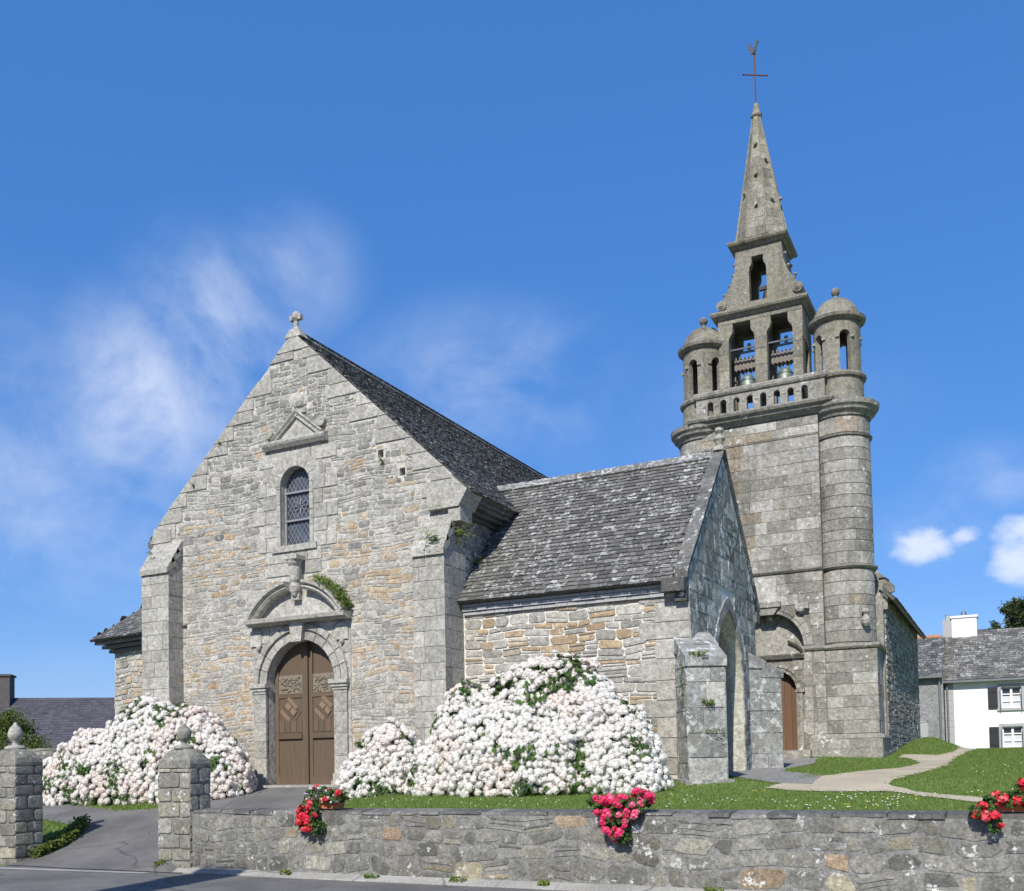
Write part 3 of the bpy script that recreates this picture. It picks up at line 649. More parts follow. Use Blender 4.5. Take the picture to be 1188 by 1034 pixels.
buttress_front(-17.97, -17.12, 16.55, 6.22, 6.93)
buttress_front(-10.53, -9.80, 16.55, 5.83, 6.62)
kn = MB(); kn.hexa([(-10.35, YF-.16, 6.70), (-9.62, YF-.16, 6.70), (-9.62, YF+.5, 6.70), (-10.35, YF+.5, 6.70), (-10.35, YF-.16, 6.98), (-9.42, YF-.16, 7.02), (-9.42, YF+.5, 7.02), (-10.35, YF+.5, 6.98)], (.6, .4, .5)); kn.box(-9.88, -9.6, YF-.12, YF+.35, 6.42, 6.69, (.4, .3, .5)); kn.prism([(-9.88, 6.9), (-9.42, 6.98), (-9.88, 7.40)], [], PF(YF-.01), 0, -.4, (.5, .3, .5)); kn.build('kneeler', M['dressed'], gw)
# --- side and back walls, eaves, roof
sw = MB(); sw.box(XR-.6, XR-.001, YF+.701, 36, .9, 6.92); sl2 = MB(); sl2.box(XL+.001, XL+.6, YF+.701, 36, .9, 6.92); sb2 = MB(); sb2.prism([(XR, .9), (XR, roofz(XR)), (CX, AP-.05), (XL, roofz(XL)), (XL, .9)], [], PB(36), 0, -.6)
rubble(sw, YF+.02, 20.4, 4.6, 6.9, PR(XR-.02), (.09, .22), (.15, .5), .02, None, lambda x, z: (R.random()*.7, rnd(0, .8), .5), .03, .02, .012)
rubble(sl2, YF+.02, 24, 1.1, 6.9, PL(XL+.02), (.12, .26), (.2, .6), .02, None, None, .03, .02, .012)
sl2.build('side_wall', M['porch'], church); sb2.build('back_wall', M['porch'], church)
sw.build('side_wall', M['porch'], church)
for s, xw in ((1, XR), (-1, XL)):
    ev = MB()
    for i, (a, c) in enumerate(((6.62, 6.70), (6.71, 6.79), (6.80, 6.88))):
        e = .08+.11*i; xa, xb = sorted((xw-s*.05, xw+s*e)); y = YF+.02
        while y < 36:
            y1 = min(y+rnd(.4, .9), 36); ev.box(xa, xb+(rnd(-.012, .012)), y+.005, y1-.005, a, c, (R.random(), R.random()*.5, .5)); y = y1
    ev.prism([(xw, 6.882), (xw+s*.36, 6.882), (xw+s*.36, roofz(xw+s*.36)-.085), (xw, roofz(xw)-.085)], [], PB(YF+.02), 0, 18.9, (.5, .5, .5))
    ev.build('eaves_course', M['slate'], church)
EVX = -9.42
rf = MB(); ridge0, ridge1 = (CX, YF+.06, AP), (CX, 36.1, AP)
er = (EVX, YF+.06, roofz(EVX)); el = (-18.32, YF+.06, roofz(-18.32))
slab(rf, [er, (EVX, 36.1, er[2]), ridge1, ridge0], .07); slab(rf, [el, (-18.32, 36.1, el[2]), ridge1, ridge0], .07)
mroof = rf.build('chapel_roof', M['slate_dark'], church)
PZ0, PY0, PRY, PRZ = 4.83, 17.05, 19.95, 7.88        # porch eave / ridge
pslope = (PRZ-PZ0)/(PRY-PY0)
def porchz(y): return PZ0+pslope*(y-PY0) if y < PRY else PRZ-pslope*(y-PRY)
rs = MB(); roof_face(rs, [er, (EVX, 36.1, er[2]), ridge1, ridge0], .12, (.12, .22), ok=lambda p: not (p.y > 18.3 and p.y < 22 and p.z < porchz(p.y)-.15))
rs.build('slates', M['slate_dark'], mroof); rs = MB(); roof_face(rs, [(-18.32, 36.1, el[2]), el, ridge0, ridge1], .17, (.2, .34))
rs.build('slates', M['slate_dark'], mroof)
rt_ = MB(); y = YF+.1
while y < 36:
    y1 = y+rnd(.28, .4)
    for s in (-1, 1): rt_.hexa([(CX, y+.004, AP+.02), (CX+s*.17, y+.004, AP-.13), (CX+s*.17, y1, AP-.13), (CX, y1, AP+.02), (CX, y+.004, AP+.06), (CX+s*.19, y+.004, AP-.10), (CX+s*.19, y1, AP-.10), (CX, y1, AP+.06)], (R.random(), R.random(), R.random()))
    y = y1
rt_.build('ridge_slates', M['slate'], mroof)
cr = MB(); cx, cy = CX, YF+.10
cr.hexa([(cx-.22, cy-.14, AP-.12), (cx+.22, cy-.14, AP-.12), (cx+.22, cy+.14, AP-.12), (cx-.22, cy+.14, AP-.12), (cx-.12, cy-.09, AP+.08), (cx+.12, cy-.09, AP+.08), (cx+.12, cy+.09, AP+.08), (cx-.12, cy+.09, AP+.08)], (.6, .4, .5))
cr.lathe([(.10, .08), (.055, .14), (.05, .26), (.07, .30)], (cx, cy, AP), 10, tone=(.6, .4, .5)); cr.box(cx-.15, cx+.15, cy-.05, cy+.05, AP+.30, AP+.41, (.6, .4, .5)); cr.lathe([(.06, .28), (.10, .33), (.11, .39), (.07, .46), (.03, .50)], (cx, cy, AP), 10, tone=(.6, .4, .5))
cr.build('gable_cross', M['dressed'], church)

# --- porch
pw = MB(); PX, PYF, PYB = -5.13, 17.3, 22.35
pw.box(XR+.001, PX-.451, PYF, PYF+.6, .9, 4.80); pw.box(XR+.001, PX-.451, PYB-.6, PYB, .9, 4.80)
AC, AH, AS, AZ = 20.02, .98, 3.08, 4.50               # arch centre, half width, spring, peak
def pointed(c, hw, zs, zp, n=12):
    # two arcs meeting in a point, from right spring to left spring
    hgt = zp-zs; r = (hw*hw+hgt*hgt)/(2*hw); pts = []
    am = math.acos((r-hw)/r)
    for i in range(n+1): a = am*i/n; pts.append((c+hw-r+r*math.cos(a), zs+r*math.sin(a)))
    for i in range(n-1, -1, -1): a = am*i/n; pts.append((c-hw+r-r*math.cos(a), zs+r*math.sin(a)))
    return pts
gtop = lambda y: (PRZ+.07)-pslope*abs(y-PRY)
glow = lambda y: gtop(y)-.14
gout = [(PYF, .9), (AC-AH-.14, .9)]+list(reversed(pointed(AC, AH+.14, AS, AZ+.16)))+[(AC+AH+.14, .9), (PYB, .9), (PYB, glow(PYB)), (PRY, PRZ-.07), (PYF, glow(PYF))]
pw.prism(gout, [], PR(PX), 0, -.45)
pwall = pw.build('porch_wall', M['mortar_white'], church)
def tonePW(x, z):
    g_ = R.random(); return (R.random(), rnd(.76, 1.0) if g_ < (.34 if z > 3.6 else .16) else rnd(.1, .7), R.random())
pr_ = MB(); rubble(pr_, -9.80, PX-.6, 1.1, 4.56, PF(PYF), (.10, .24), (.18, .52), .022, None, tonePW, .022, .02, .014)
pr_.build('rubble_facing', M['rubble_porch'], pwall); pr_ = MB(); rubble(pr_, -9.80, PX-.05, 1.1, 4.56, PB(PYB), (.14, .26), (.25, .6), .022, None, tonePW, .022, .02, .014)
pr_.build('rubble_facing', M['rubble_porch'], pwall)
pq = MB(); z = 1.0; k = 0
while z < 4.55:
    z1 = min(z+rnd(.27, .40), 4.56); k += 1; Ln = .75 if k % 2 else .45; pq.block([(PX-Ln-.2, z+.006), (PX-.002, z+.006), (PX-.002, z1-.006), (PX-Ln-.2, z1-.006)], PF(PYF), .030, (R.random(), R.random()*.7, R.random()), .012); z = z1
pq.build('corner_quoins', M['dressed'], pwall)
pg_ = MB()
def okG(y, z):
    if z > gtop(y)-.02 or y < PYF or y > PYB: return False
    c = (AH+.32)
    if abs(y-AC) < c and z < AS: return False
    if inpoly(pointed(AC, c, AS, AZ+.38), y, z): return False
    return True
ashlar(pg_, PYF, PYB, .95, PRZ+.03, PR(PX-.004), (.17, .42), (.25, .95), .018, okG, lambda x, z: (R.random()*1.2-.1, R.random(), R.random()), .022, jit=.016)
pts = list(reversed(pointed(AC, AH+.13, AS, AZ+.15, 6))); po = list(reversed(pointed(AC, AH+.34, AS, AZ+.42, 6)))
for i in range(len(pts)-1): pg_.block([pts[i], pts[i+1], po[i+1], po[i]], PR(PX), .03, (R.random(), R.random()*.7, R.random()), .01)
for s in (-1, 1):
    z = 1.0
    while z < AS-.02:
        z1 = min(z+rnd(.3, .5), AS); a, c = sorted((AC+s*(AH+.13), AC+s*(AH+.34))); pg_.block([(a, z+.004), (c, z+.004), (c, z1-.004), (a, z1-.004)], PR(PX), .03, (R.random(), R.random()*.6, R.random()), .01); z = z1
jm = MB(); pp_ = pointed(AC, AH, AS, AZ, 14); jm.sweep([(AC+AH, .95)]+[(AC+AH, .95+(AS-.95)*k/5) for k in range(1, 5)]+pp_+[(AC-AH, .95+(AS-.95)*k/5) for k in (4, 3, 2, 1)]+[(AC-AH, .95)], [(-.15, .004), (-.13, .004), (-.02, -.17), (0, -.22), (0, -.449), (-.15, -.449)], PR(PX), (.9, .9, .5)); jm.build('arch_moulding', M['jamb'], pwall)
# arch jamb stones
for y_, mp_ in ():
    z = 1.0
    while z < AS-.02:
        z1 = min(z+rnd(.35, .65), AS+.15); mpj = mp_; pg_.block([(PX-.44, z+.004), (PX+.0, z+.004), (PX+.0, z1-.004), (PX-.44, z1-.004)], mpj, .012, (.4+.6*R.random(), .3+.7*R.random(), .5), .008); z = z1
pg_.build('gable_stones', M['porch_gable'], pwall)
vg = MB()                                               # verge coping on the porch gable
for s in (-1, 1):
    n = 11; t = 0
    for i in range(n):
        a, c = i/n, (i+1)/n; ya, yb = PRY-s*(PRY-PYF+.18)*a, PRY-s*(PRY-PYF+.18)*c
        za, zb = PRZ+.06-pslope*abs(ya-PRY), PRZ+.06-pslope*abs(yb-PRY); j = rnd(0, .02)
        vg.hexa([(PX-.20, ya, za-.1), (PX+.03, ya, za-.1), (PX+.03, yb-s*(-.005), zb-.1), (PX-.20, yb, zb-.1), (PX-.20-j, ya, za+.05), (PX+.05, ya, za+.05+j), (PX+.05, yb+s*.006, zb+.05+j), (PX-.20-j, yb+s*.006, zb+.05)], (R.random(), R.random(), R.random()))
vg.box(PX-.42, PX+.0, PYF-.30, PYF-.002, 4.62, 4.86, (.2, .2, .5)); vg.box(PX-.22, PX-.0, PYF-.16, PYF-.003, 4.45, 4.618, (.2, .2, .5)); vg.box(PX-.36, PX+.06, PYB+.002, PYB+.26, 4.66, 4.90, (.4, .4, .5))
vg.build('verge_coping', M['verge'], pwall)
fi = MB(); fi.lathe([(.15, 0), (.14, .08), (.06, .12), (.10, .20), (.13, .25), (.08, .31), (.05, .36), (.10, .42), (.08, .48), (.02, .51)], (PX-.06, PRY, PRZ+.04), 8, tone=(.6, .6, .5)); fi.build('porch_finial', M['porch'], pwall)
pc = MB()
for a, c, e in ((4.57, 4.64, .07), (4.645, 4.72, .10), (4.725, 4.79, .12)):
    x = XR+.08
    while x < PX-.45:
        x1 = min(x+rnd(.2, .45), PX-.44); pc.box(x+.004, x1-.004, PYF-e-rnd(0, .015), PYF, a+.003, c-.003, (rnd(.6, 1), rnd(.6, 1), .5)); x = x1
pc.build('eaves_course', M['trim'], pwall)
prf = MB(); x0 = XR-3.2
fe = [(x0, PY0, PZ0), (PX-.22, PY0, PZ0), (PX-.22, PRY, PRZ), (x0, PRY, PRZ)]; be = [(PX-.22, 2*PRY-PY0, PZ0), (x0, 2*PRY-PY0, PZ0), (x0, PRY, PRZ), (PX-.22, PRY, PRZ)]
fe2 = [(XR+.05, PY0, PZ0), (PX-.22, PY0, PZ0), (PX-.22, PRY, PRZ), (CX+(AP-PRZ)/SR_, PRY, PRZ), (EVX, PY0+(roofz(EVX)-PZ0)/pslope, roofz(EVX)), (XR+.05, PY0+(roofz(EVX)-PZ0)/pslope, roofz(EVX))]
slab(prf, [fe2[0], fe2[1], fe2[2], fe2[3], fe2[4]], .06); slab(prf, [be[0], (XR+.05, be[1][1], PZ0), (CX+(AP-PRZ)/SR_, PRY, PRZ), be[3]], .06)
proof = prf.build('porch_roof', M['slate'], church)
ps = MB(); roof_face(ps, [fe[0], fe[1], fe[2], fe[3]], .125, (.12, .26), ok=lambda p: p.x > XR+.03 if (p.x > EVX or p.z < 6.80) else p.z > roofz(p.x)-.02, lift=.034)
ps.build('slates', M['slate'], proof); ps = MB(); roof_face(ps, be, .15, (.16, .3), ok=lambda p: p.x > XR and p.z > roofz(p.x)-.05); ps.build('slates', M['slate'], proof)
pr2 = MB(); x = -10.6
while x < PX-.24:
    x1 = x+rnd(.22, .34)
    for s in (-1, 1): pr2.hexa([(x+.004, PRY, PRZ+.01), (x1, PRY, PRZ+.01), (x1, PRY+s*.16, PRZ-.14), (x+.004, PRY+s*.16, PRZ-.14), (x+.004, PRY, PRZ+.06+rnd(0, .02)), (x1, PRY, PRZ+.06), (x1, PRY+s*.19, PRZ-.11), (x+.004, PRY+s*.19, PRZ-.11)], (rnd(.6, 1), rnd(.7, 1), .5))
    x = x1
pr2.build('ridge_slates', M['slate'], proof)
def diag_buttress(cx_, cy_, dx, dy, w, proj, zt, ztop, base):
    b = MB(); bk_ = .5 if dy < 0 else .25; a = Vector((dx, dy, 0)).normalized(); s = Vector((-a.y, a.x, 0)); o = Vector((cx_, cy_, 0))-a*bk_; P_ = proj+bk_
    side = lambda off: (lambda u, v, d: tuple(o+a*u+s*(off+(d if off > 0 else -d))+Vector((0, 0, v))))
    b.prism([(0, base), (P_, base), (P_, zt), (0, ztop)], [], lambda u, v, d: tuple(o+a*u+s*d+Vector((0, 0, v))), -w/2, w/2, (.4, .3, .5))
    tn = lambda x, z: (R.random(), R.random()*.9, R.random())
    ashlar(b, -w/2, w/2, base, zt, lambda u, v, d: tuple(o+a*(P_+d)+s*u+Vector((0, 0, v))), (.36, .48), (.4, .8), .012, None, tn, .016, jit=.006)
    for off in (-w/2, w/2): ashlar(b, 0, P_, base, zt, side(off), (.36, .48), (.3, .7), .012, None, tn, .016, jit=.006)
    n = 2
    for i in range(n):
        t0, t1 = i/n, (i+1)/n; p = lambda t: (P_*(1-t), zt+(ztop-zt)*t)
        (u0, z0), (u1, z1) = p(t0), p(t1); u0 += .05; ww = w/2+.03
        b.hexa([tuple(o+a*u+s*q_+Vector((0, 0, zz))) for u, q_, zz in ((u0, -ww, z0-.13), (u0, ww, z0-.13), (u1-.1, ww, z0-.12), (u1-.1, -ww, z0-.12), (u0, -ww, z0+.03), (u0, ww, z0+.03), (u1, ww, z1+.02), (u1, -ww, z1+.02))], (R.random(), R.random()*.6, R.random()))
    b.hexa([tuple(o+a*u+s*q_+Vector((0, 0, zz))) for u, q_, zz in ((0, -w/2-.09, base-.1), (P_+.11, -w/2-.09, base-.1), (P_+.11, w/2+.09, base-.1), (0, w/2+.09, base-.1), (0, -w/2-.09, base+.14), (P_+.11, -w/2-.09, base+.12), (P_+.11, w/2+.09, base+.13), (0, w/2+.09, base+.14))], (.3, .4, .5))
    return b.build('buttress', M['buttress'], church)
diag_buttress(-5.0, 17.25, .5, -.866, .67, .60, 3.34, 3.92, 1.12)
diag_buttress(PX-.08, PYB-.30, 1, 1, .66, .60, 3.50, 3.9, 1.25)

# --- hip-ended wing on the far left
lw = MB(); A_, B_ = (-20.5, 18.0), (-17.85, 17.52)
fp = [A_, B_, (-17.85, 23.4), (-20.5, 23.4)]
lw.add([(x, y, z) for z in (.8, 4.72) for x, y in fp], [(0, 1, 5, 4), (3, 0, 4, 7), (2, 3, 7, 6), (0, 3, 2, 1)]); mpL = PO((A_[0], A_[1], 0), (B_[0]-A_[0], B_[1]-A_[1]))
lwo = lw.build('wing_wall', M['mortar'], church)
l2 = MB(); rubble(l2, .02, 2.66, 1.0, 4.7, mpL, (.09, .2), (.15, .4), .02, None, toneF, .022, .02, .012); l2.build('rubble_facing', M['rubble'], lwo); l2 = MB(); rubble(l2, 18, 23.4, 1.0, 4.7, PL(-20.5), (.12, .25), (.2, .5), .02, None, toneF, .022, .02, .012); l2.build('rubble_facing', M['rubble'], lwo)
l3 = MB()
for i, (a, c) in enumerate(((4.60, 4.68), (4.70, 4.78), (4.80, 4.88))):
    e = .10+.12*i; vs = [(A_[0]-e, A_[1]-e), (B_[0], B_[1]-e), (B_[0], B_[1]+.05), (A_[0]+.05, A_[1]+.05)]
    l3.hexa([(x, y, zz) for zz in (a, c) for x, y in vs], (.4, .3, .5)); l3.box(A_[0]-e, A_[0]+.04, A_[1]+.051, 23.4, a, c, (.4, .3, .5))
l3.build('eaves_course', M['slate'], lwo)
l4 = MB(); ea, eb, ec = (-20.93, 17.58, 4.92), (-17.7, 17.05, 4.92), (-20.93, 23.8, 4.92); r0, r1 = (-19.6, 20.6, 7.3), (-16.6, 20.6, 7.3)
slab(l4, [ea, (-17.0, 16.93, 4.92), r1, r0], .05); slab(l4, [ec, ea, r0], .05)
l5o = l4.build('wing_roof', M['slate'], lwo); l5 = MB(); roof_face(l5, [ea, (-17.9, 17.08, 4.92), (-17.9, 20.6, 7.3), r0], .14, (.14, .26)); l5.build('slates', M['slate'], l5o); l5 = MB(); roof_face(l5, [ec, ea, r0], .14, (.14, .26)); l5.build('slates', M['slate'], l5o)

# --- bell tower
TX0, TX1, TY, TYB = -7.52, -4.36, 27.0, 30.6
NC, NR, NS = -5.83, .93, 4.58          # niche centre, radius, spring
DTC, DTR, DTS = -5.74, .55, 3.42       # west door
tw = MB()
tout = [(TX1, 1.2), (TX1, 10.8), (TX0, 10.8), (TX0, 1.2), (NC-NR, 1.2), (NC-NR, NS)]+list(reversed(arc(NC, NS, NR, 0, math.pi, 20)))[1:-1]+[(NC+NR, NS), (NC+NR, 1.2)]
tw.prism(tout, [], PF(TY), 0, -.34)
tw.box(TX0, TX1, TY+.801, TYB, 1.2, 10.8); 
tpn = MB(); tpn.prism([(NC-NR+.01, 4.40), (NC+NR-.01, 4.40)]+arc(NC, NS, NR-.01, math.radians(-8), math.radians(188), 20), [], PF(TY+.341), .006, -.0, (.6, .5, .5))
tw.prism([(NC-NR-.1, 1.2), (DTC-DTR, 1.2), (DTC-DTR, DTS)]+list(reversed(arc(DTC, DTS, DTR, 0, math.pi, 16)))[1:-1]+[(DTC+DTR, DTS), (DTC+DTR, 1.2), (NC+NR+.1, 1.2), (NC+NR+.1, 5.6), (NC-NR-.1, 5.6)], [], PF(TY+.341), 0, -.459)
tower = tw.build('tower_wall', M['joint'], church); tpn.build('tympanum', M['tower'], tower)
ta = MB()
def okT(x, z):
    if abs(x-NC) < NR+.20 and z < NS: return False
    if (x-NC)**2+(z-NS)**2 < (NR+.20)**2: return False
    return True
def toneT(x, z):
    g_ = R.random(); s = abs(x+6.85) < .28+.1*math.sin(z*2) and 6.6 < z < 10.5
    if s and R.random() < .75: return (rnd(.2, .9), rnd(.93, 1), .5)
    return (R.random(), rnd(.8, .9) if g_ < .10 else (rnd(.93, 1) if g_ < .14 else rnd(0, .75)), R.random())
for a, c in ((2.2, 4.42), (4.5, 6.55), (6.65, 10.20), (10.26, 10.74)): ashlar(ta, TX0, TX1, a, c, PF(TY-.002), (.27, .36), (.3, .85), .009, okT, toneT, .012)
tl = MB(); ashlar(tl, TYB-3.6, TYB, 1.5, 10.7, PL(TX0+.002), (.3, .36), (.4, .9), .009, None, toneT, .012)
voussoirs(ta, NC, NS, NR, NR+.24, math.pi, 0, 11, PF(TY), .02); voussoirs(ta, NC, NS, NR+.10, NR+.16, math.pi, 0, 11, PF(TY), .04)
for s in (-1, 1):
    z = 2.2
    while z < NS-.02:
        z1 = min(z+rnd(.3, .4), NS); a, c = sorted((NC+s*NR, NC+s*(NR+.2))); ta.block([(a, z+.004), (c, z+.004), (c, z1-.004), (a, z1-.004)], PF(TY), .014, toneT(a, z), .006); z = z1
def okD2(x, z): return not (abs(x-DTC) < DTR+.16 and z < DTS) and not ((x-DTC)**2+(z-DTS)**2 < (DTR+.16)**2) and abs(x-NC) < NR and ((x-NC)**2+(max(z, NS)-NS)**2 < NR**2)
ashlar(ta, NC-NR, NC+NR, 1.6, 4.28, PF(TY+.34), (.3, .36), (.3, .6), .008, okD2, toneT, .012)
ta.build('ashlar_facing', M['tower'], tower); tl.build('ashlar_facing', M['tower'], tower)
def molding(mb, x0, x1, y, z, prof, wrapL=0, wrapR=0, tone=(.4, .3, .5)):
    # horizontal moulding along X on a face at y, optional returns running back
    path = []
    for d, zz in prof: pass
    n = len(prof); rows = []
    if wrapL: rows.append([(x0-d, y+wrapL, z+zz) for d, zz in prof])
    rows.append([(x0-(d if wrapL else 0), y-d, z+zz) for d, zz in prof]); rows.append([(x1+(d if wrapR else 0), y-d, z+zz) for d, zz in prof])
    if wrapR: rows.append([(x1+d, y+wrapR, z+zz) for d, zz in prof])
    vs = [p for r in rows for p in r]; m_ = len(rows)
    fs = [(i*n+k, i*n+(k+1) % n, (i+1)*n+(k+1) % n, (i+1)*n+k) for i in range(m_-1) for k in range(n)]+[tuple(range(n)), tuple((m_-1)*n+k for k in reversed(range(n)))]
    mb.add(vs, fs, tone)
CORN = [(-.02, 0), (.06, 0), (.10, .06), (.20, .12), (.22, .18), (.30, .22), (.33, .28), (.33, .33), (-.02, .36)]
STR = [(-.02, 0), (.05, .01), (.09, .06), (.09, .10), (-.02, .14)]
THIN = [(-.02, 0), (.03, .01), (.04, .05), (-.02, .07)]
tm = MB()
molding(tm, TX0, TX1+.12, TY, 10.76, CORN, 1.0, .5); molding(tm, TX0, TX1, TY, 10.20, THIN); molding(tm, TX0, TX1, TY, 6.55, STR)
molding(tm, NC+NR+.02, TX1, TY, 4.42, STR); molding(tm, NC+NR+.15, TX1, TY, 2.1, [(-.02, 0), (.12, -.02), (.10, .03), (.02, .1), (-.02, .1)]); tm.box(NC+NR+.1, TX1, TY-.12, TY-.0, 1.35, 2.10, (.4, .4, .5))
# entablature and broken pediment inside the niche
molding(tm, NC-NR, NC+NR, TY+.34, 4.28, [(-.02, 0), (.08, 0), (.14, .08), (.16, .12), (-.02, .14)])
for a0, a1 in ((158, 118), (62, 22)): tm.sweep(arc(NC, 4.10, .98, math.radians(a0), math.radians(a1), 6, .72), [(-.02, -.01), (-.02, .10), (.04, .16), (.10, .16), (.10, -.01)], PF(TY+.34), (.5, .4, .5))
tm.box(NC-.09, NC+.09, TY+.10, TY+.34, 5.34, 5.50, (.4, .4, .5))
voussoirs(tm, DTC, DTS, DTR, DTR+.10, math.pi, 0, 9, PF(TY+.34), .03); voussoirs(tm, DTC, DTS, DTR+.10, DTR+.17, math.pi, 0, 9, PF(TY+.34), .06)
for s in (-1, 1):
    tm.box(DTC+s*(DTR+.085)-.085, DTC+s*(DTR+.085)+.085, TY+.29, TY+.345, 1.6, DTS-.06, (.5, .4, .5)); tm.box(DTC+s*(DTR+.1)-.12, DTC+s*(DTR+.1)+.12, TY+.26, TY+.345, DTS-.06, DTS+.02, (.5, .4, .5))
tm.box(-6.1, -5.56, TY-.06, TY, 5.80, 6.44, (.9, .85, .5)); tm.box(-6.2, -5.46, TY-.14, TY, 5.66, 5.80, (.3, .4, .5)); tm.prism([(-6.15, 5.66), (-5.51, 5.66), (-5.66, 5.46), (-6.0, 5.46)], [], PF(TY), .10, 0, (.4, .4, .5))
tm.lathe([(.03, 0), (.12, .05), (.14, .12), (.05, .17)], (-4.95, TY-.08, 5.44), 8, tone=(.9, .9, .5)); tm.box(-5.06, -4.72, TY-.18, TY, 5.55, 5.70, (.9, .8, .5))
tm.build('mouldings', M['tower'], tower)
td = MB(); td.prism([(DTC-DTR, 1.6), (DTC+DTR, 1.6)]+arc(DTC, DTS, DTR, 0, math.pi, 16), [], PF(TY+.62), 0, -.06, (.5, .5, .5))
td2 = td.build('side_door', M['door2'], tower); tp = MB()
for i in range(6):
    x0 = DTC-DTR+.01+i*.182; x1 = x0+.172; xm = max(abs(x0-DTC), abs(x1-DTC)); zt = DTS+math.sqrt(max(0, DTR**2-min(xm, DTR)**2)); tp.box(x0, min(x1, DTC+DTR), TY+.585, TY+.615, 1.72, zt, (rnd(.2, .9), .5, .5))
tp.build('planks', M['door2'], td2)
ts = MB(); ts.box(-6.9, -4.7, TY-.75, TY+.62, 1.2, 1.63, (.3, .3, .5)); ts.box(-6.9, -4.75, TY-.35, TY+.62, 1.62, 1.79, (.5, .4, .5)); ts.build('door_steps', M['tower'], tower)
# turret shafts
CORND = [(-.03, 0), (.05, .0), (.08, .07), (.17, .14), (.19, .20), (.25, .26), (.27, .38), (-.03, .42)]
def shaft(cx_, pier):
    cy_ = 27.71; r = .71
    b = MB(); b.lathe([(r-.01, 4.4), (r-.01, 11.0)], (cx_, cy_, 0), 40, tone=(.3, .3, .5)); o = b.build('turret_shaft', M['joint'], tower)
    f = MB(); a0, a1 = (-math.pi*1.0, math.pi*.55) if pier else (-math.pi*1.35, -math.pi*.3)
    for z0, z1 in ((4.6, 6.52), (6.66, 10.06), (10.15, 10.60)): ashlar(f, a0*r, a1*r, z0, z1, PC(cx_, cy_, r), (.27, .36), (.25, .75), .009, None, toneT, .010, du=.10)
    f.build('ashlar_facing', M['tower'], o)
    l = MB()
    for z0, pr in ((6.53, [(-.03, 0), (.05, .01), (.10, .06), (.10, .10), (-.03, .14)]), (10.06, [(-.03, 0), (.05, .01), (.07, .05), (-.03, .09)]), (10.60, CORND)): l.lathe([(r+d, z) for d, z in pr], (cx_, cy_, z0), 40, tone=(.4, .3, .5))
    l.build('mouldings', M['tower'], o)
    if pier:
        p = MB(); p.box(TX1-.001, -3.07, TY+.004, TYB, 1.2, 4.44, (.3, .3, .5)); po_ = p.build('stair_pier', M['joint'], tower)
        f = MB(); ashlar(f, TX1+.02, -3.06, 2.2, 4.40, PF(TY+.002), (.28, .36), (.35, .9), .009, None, toneT, .012); ashlar(f, TY, TY+1.4, 2.2, 4.40, PR(-3.072), (.28, .36), (.35, .8), .009, None, toneT, .012)
        for (z0, z1, e) in ((4.56, 5.35, 0),):
            pass
        ashlar(f, TX1+.02, -3.02, 1.55, 2.08, PF(TY-.118), (.24, .28), (.4, .9), .009, None, toneT, .012); f.box(TX1, -2.98, TY-.12, TY+1.45, 1.3, 2.08, (.4, .3, .5))
        molding(f, TX1, -3.07, TY, 4.41, STR, 0, 1.4); molding(f, TX1-.02, -3.07, TY, 2.09, [(-.02, 0), (.14, -.02), (.12, .04), (.02, .1), (-.02, .1)], 0, 1.4)
        f.lathe([(.04, 0), (.10, .08), (.12, .18), (.05, .30), (.11, .38), (.08, .46)], (-3.32, TY+.08, 4.98), 10, tone=(.7, .6, .5))
        f.build('ashlar_facing', M['tower'], po_)
    return o
shaft(-3.86, True); shaft(-7.62, False)
cb = MB(); cb.box(-3.90, -3.02, 28.2, TYB, 1.3, 6.3, (.4, .3, .5)); ashlar(cb, 28.2, TYB, 4.5, 6.28, PR(-3.022), (.28, .34), (.3, .7), .009, None, toneT, .012); cb.build('stair_block', M['tower'], tower)
# terrace floor, parapet
tf = MB(); tf.box(TX0+.05, TX1-.02, TY+.05, TYB, 10.80, 11.08, (.4, .4, .5)); tf.build('terrace', M['tower'], tower)
pp = MB(); X0, X1 = -7.62, -4.14; holes = []
for k in range(8):
    c = -7.22+k*.366; holes.append([(c-.085, 11.13), (c+.085, 11.13)]+arc(c, 11.46, .085, 0, math.pi, 8))
pp.prism([(X0, 11.08), (X1, 11.08), (X1, 11.66), (X0, 11.66)], holes, PF(TY-.12), 0, -.16, (.5, .4, .5))
for c_ in [h_ for h_ in range(9)]:
    xx = -7.40+c_*.366; pp.box(xx-.05, xx+.05, TY-.135, TY-.12, 11.40, 11.47, (.6, .5, .5))
pp.box(X0, X0+.18, TY+.041, TY+.9, 11.08, 11.66, (.4, .4, .5)); pp.box(X1-.18, X1, TY+.041, TY+.30, 11.08, 11.66, (.4, .4, .5))
molding(pp, X0, X1, TY-.12, 11.66, [(-.18, 0), (.04, 0), (.07, .05), (.07, .12), (.03, .17), (-.18, .18)], .9, .4); pp.build('parapet', M['tower'], tower)
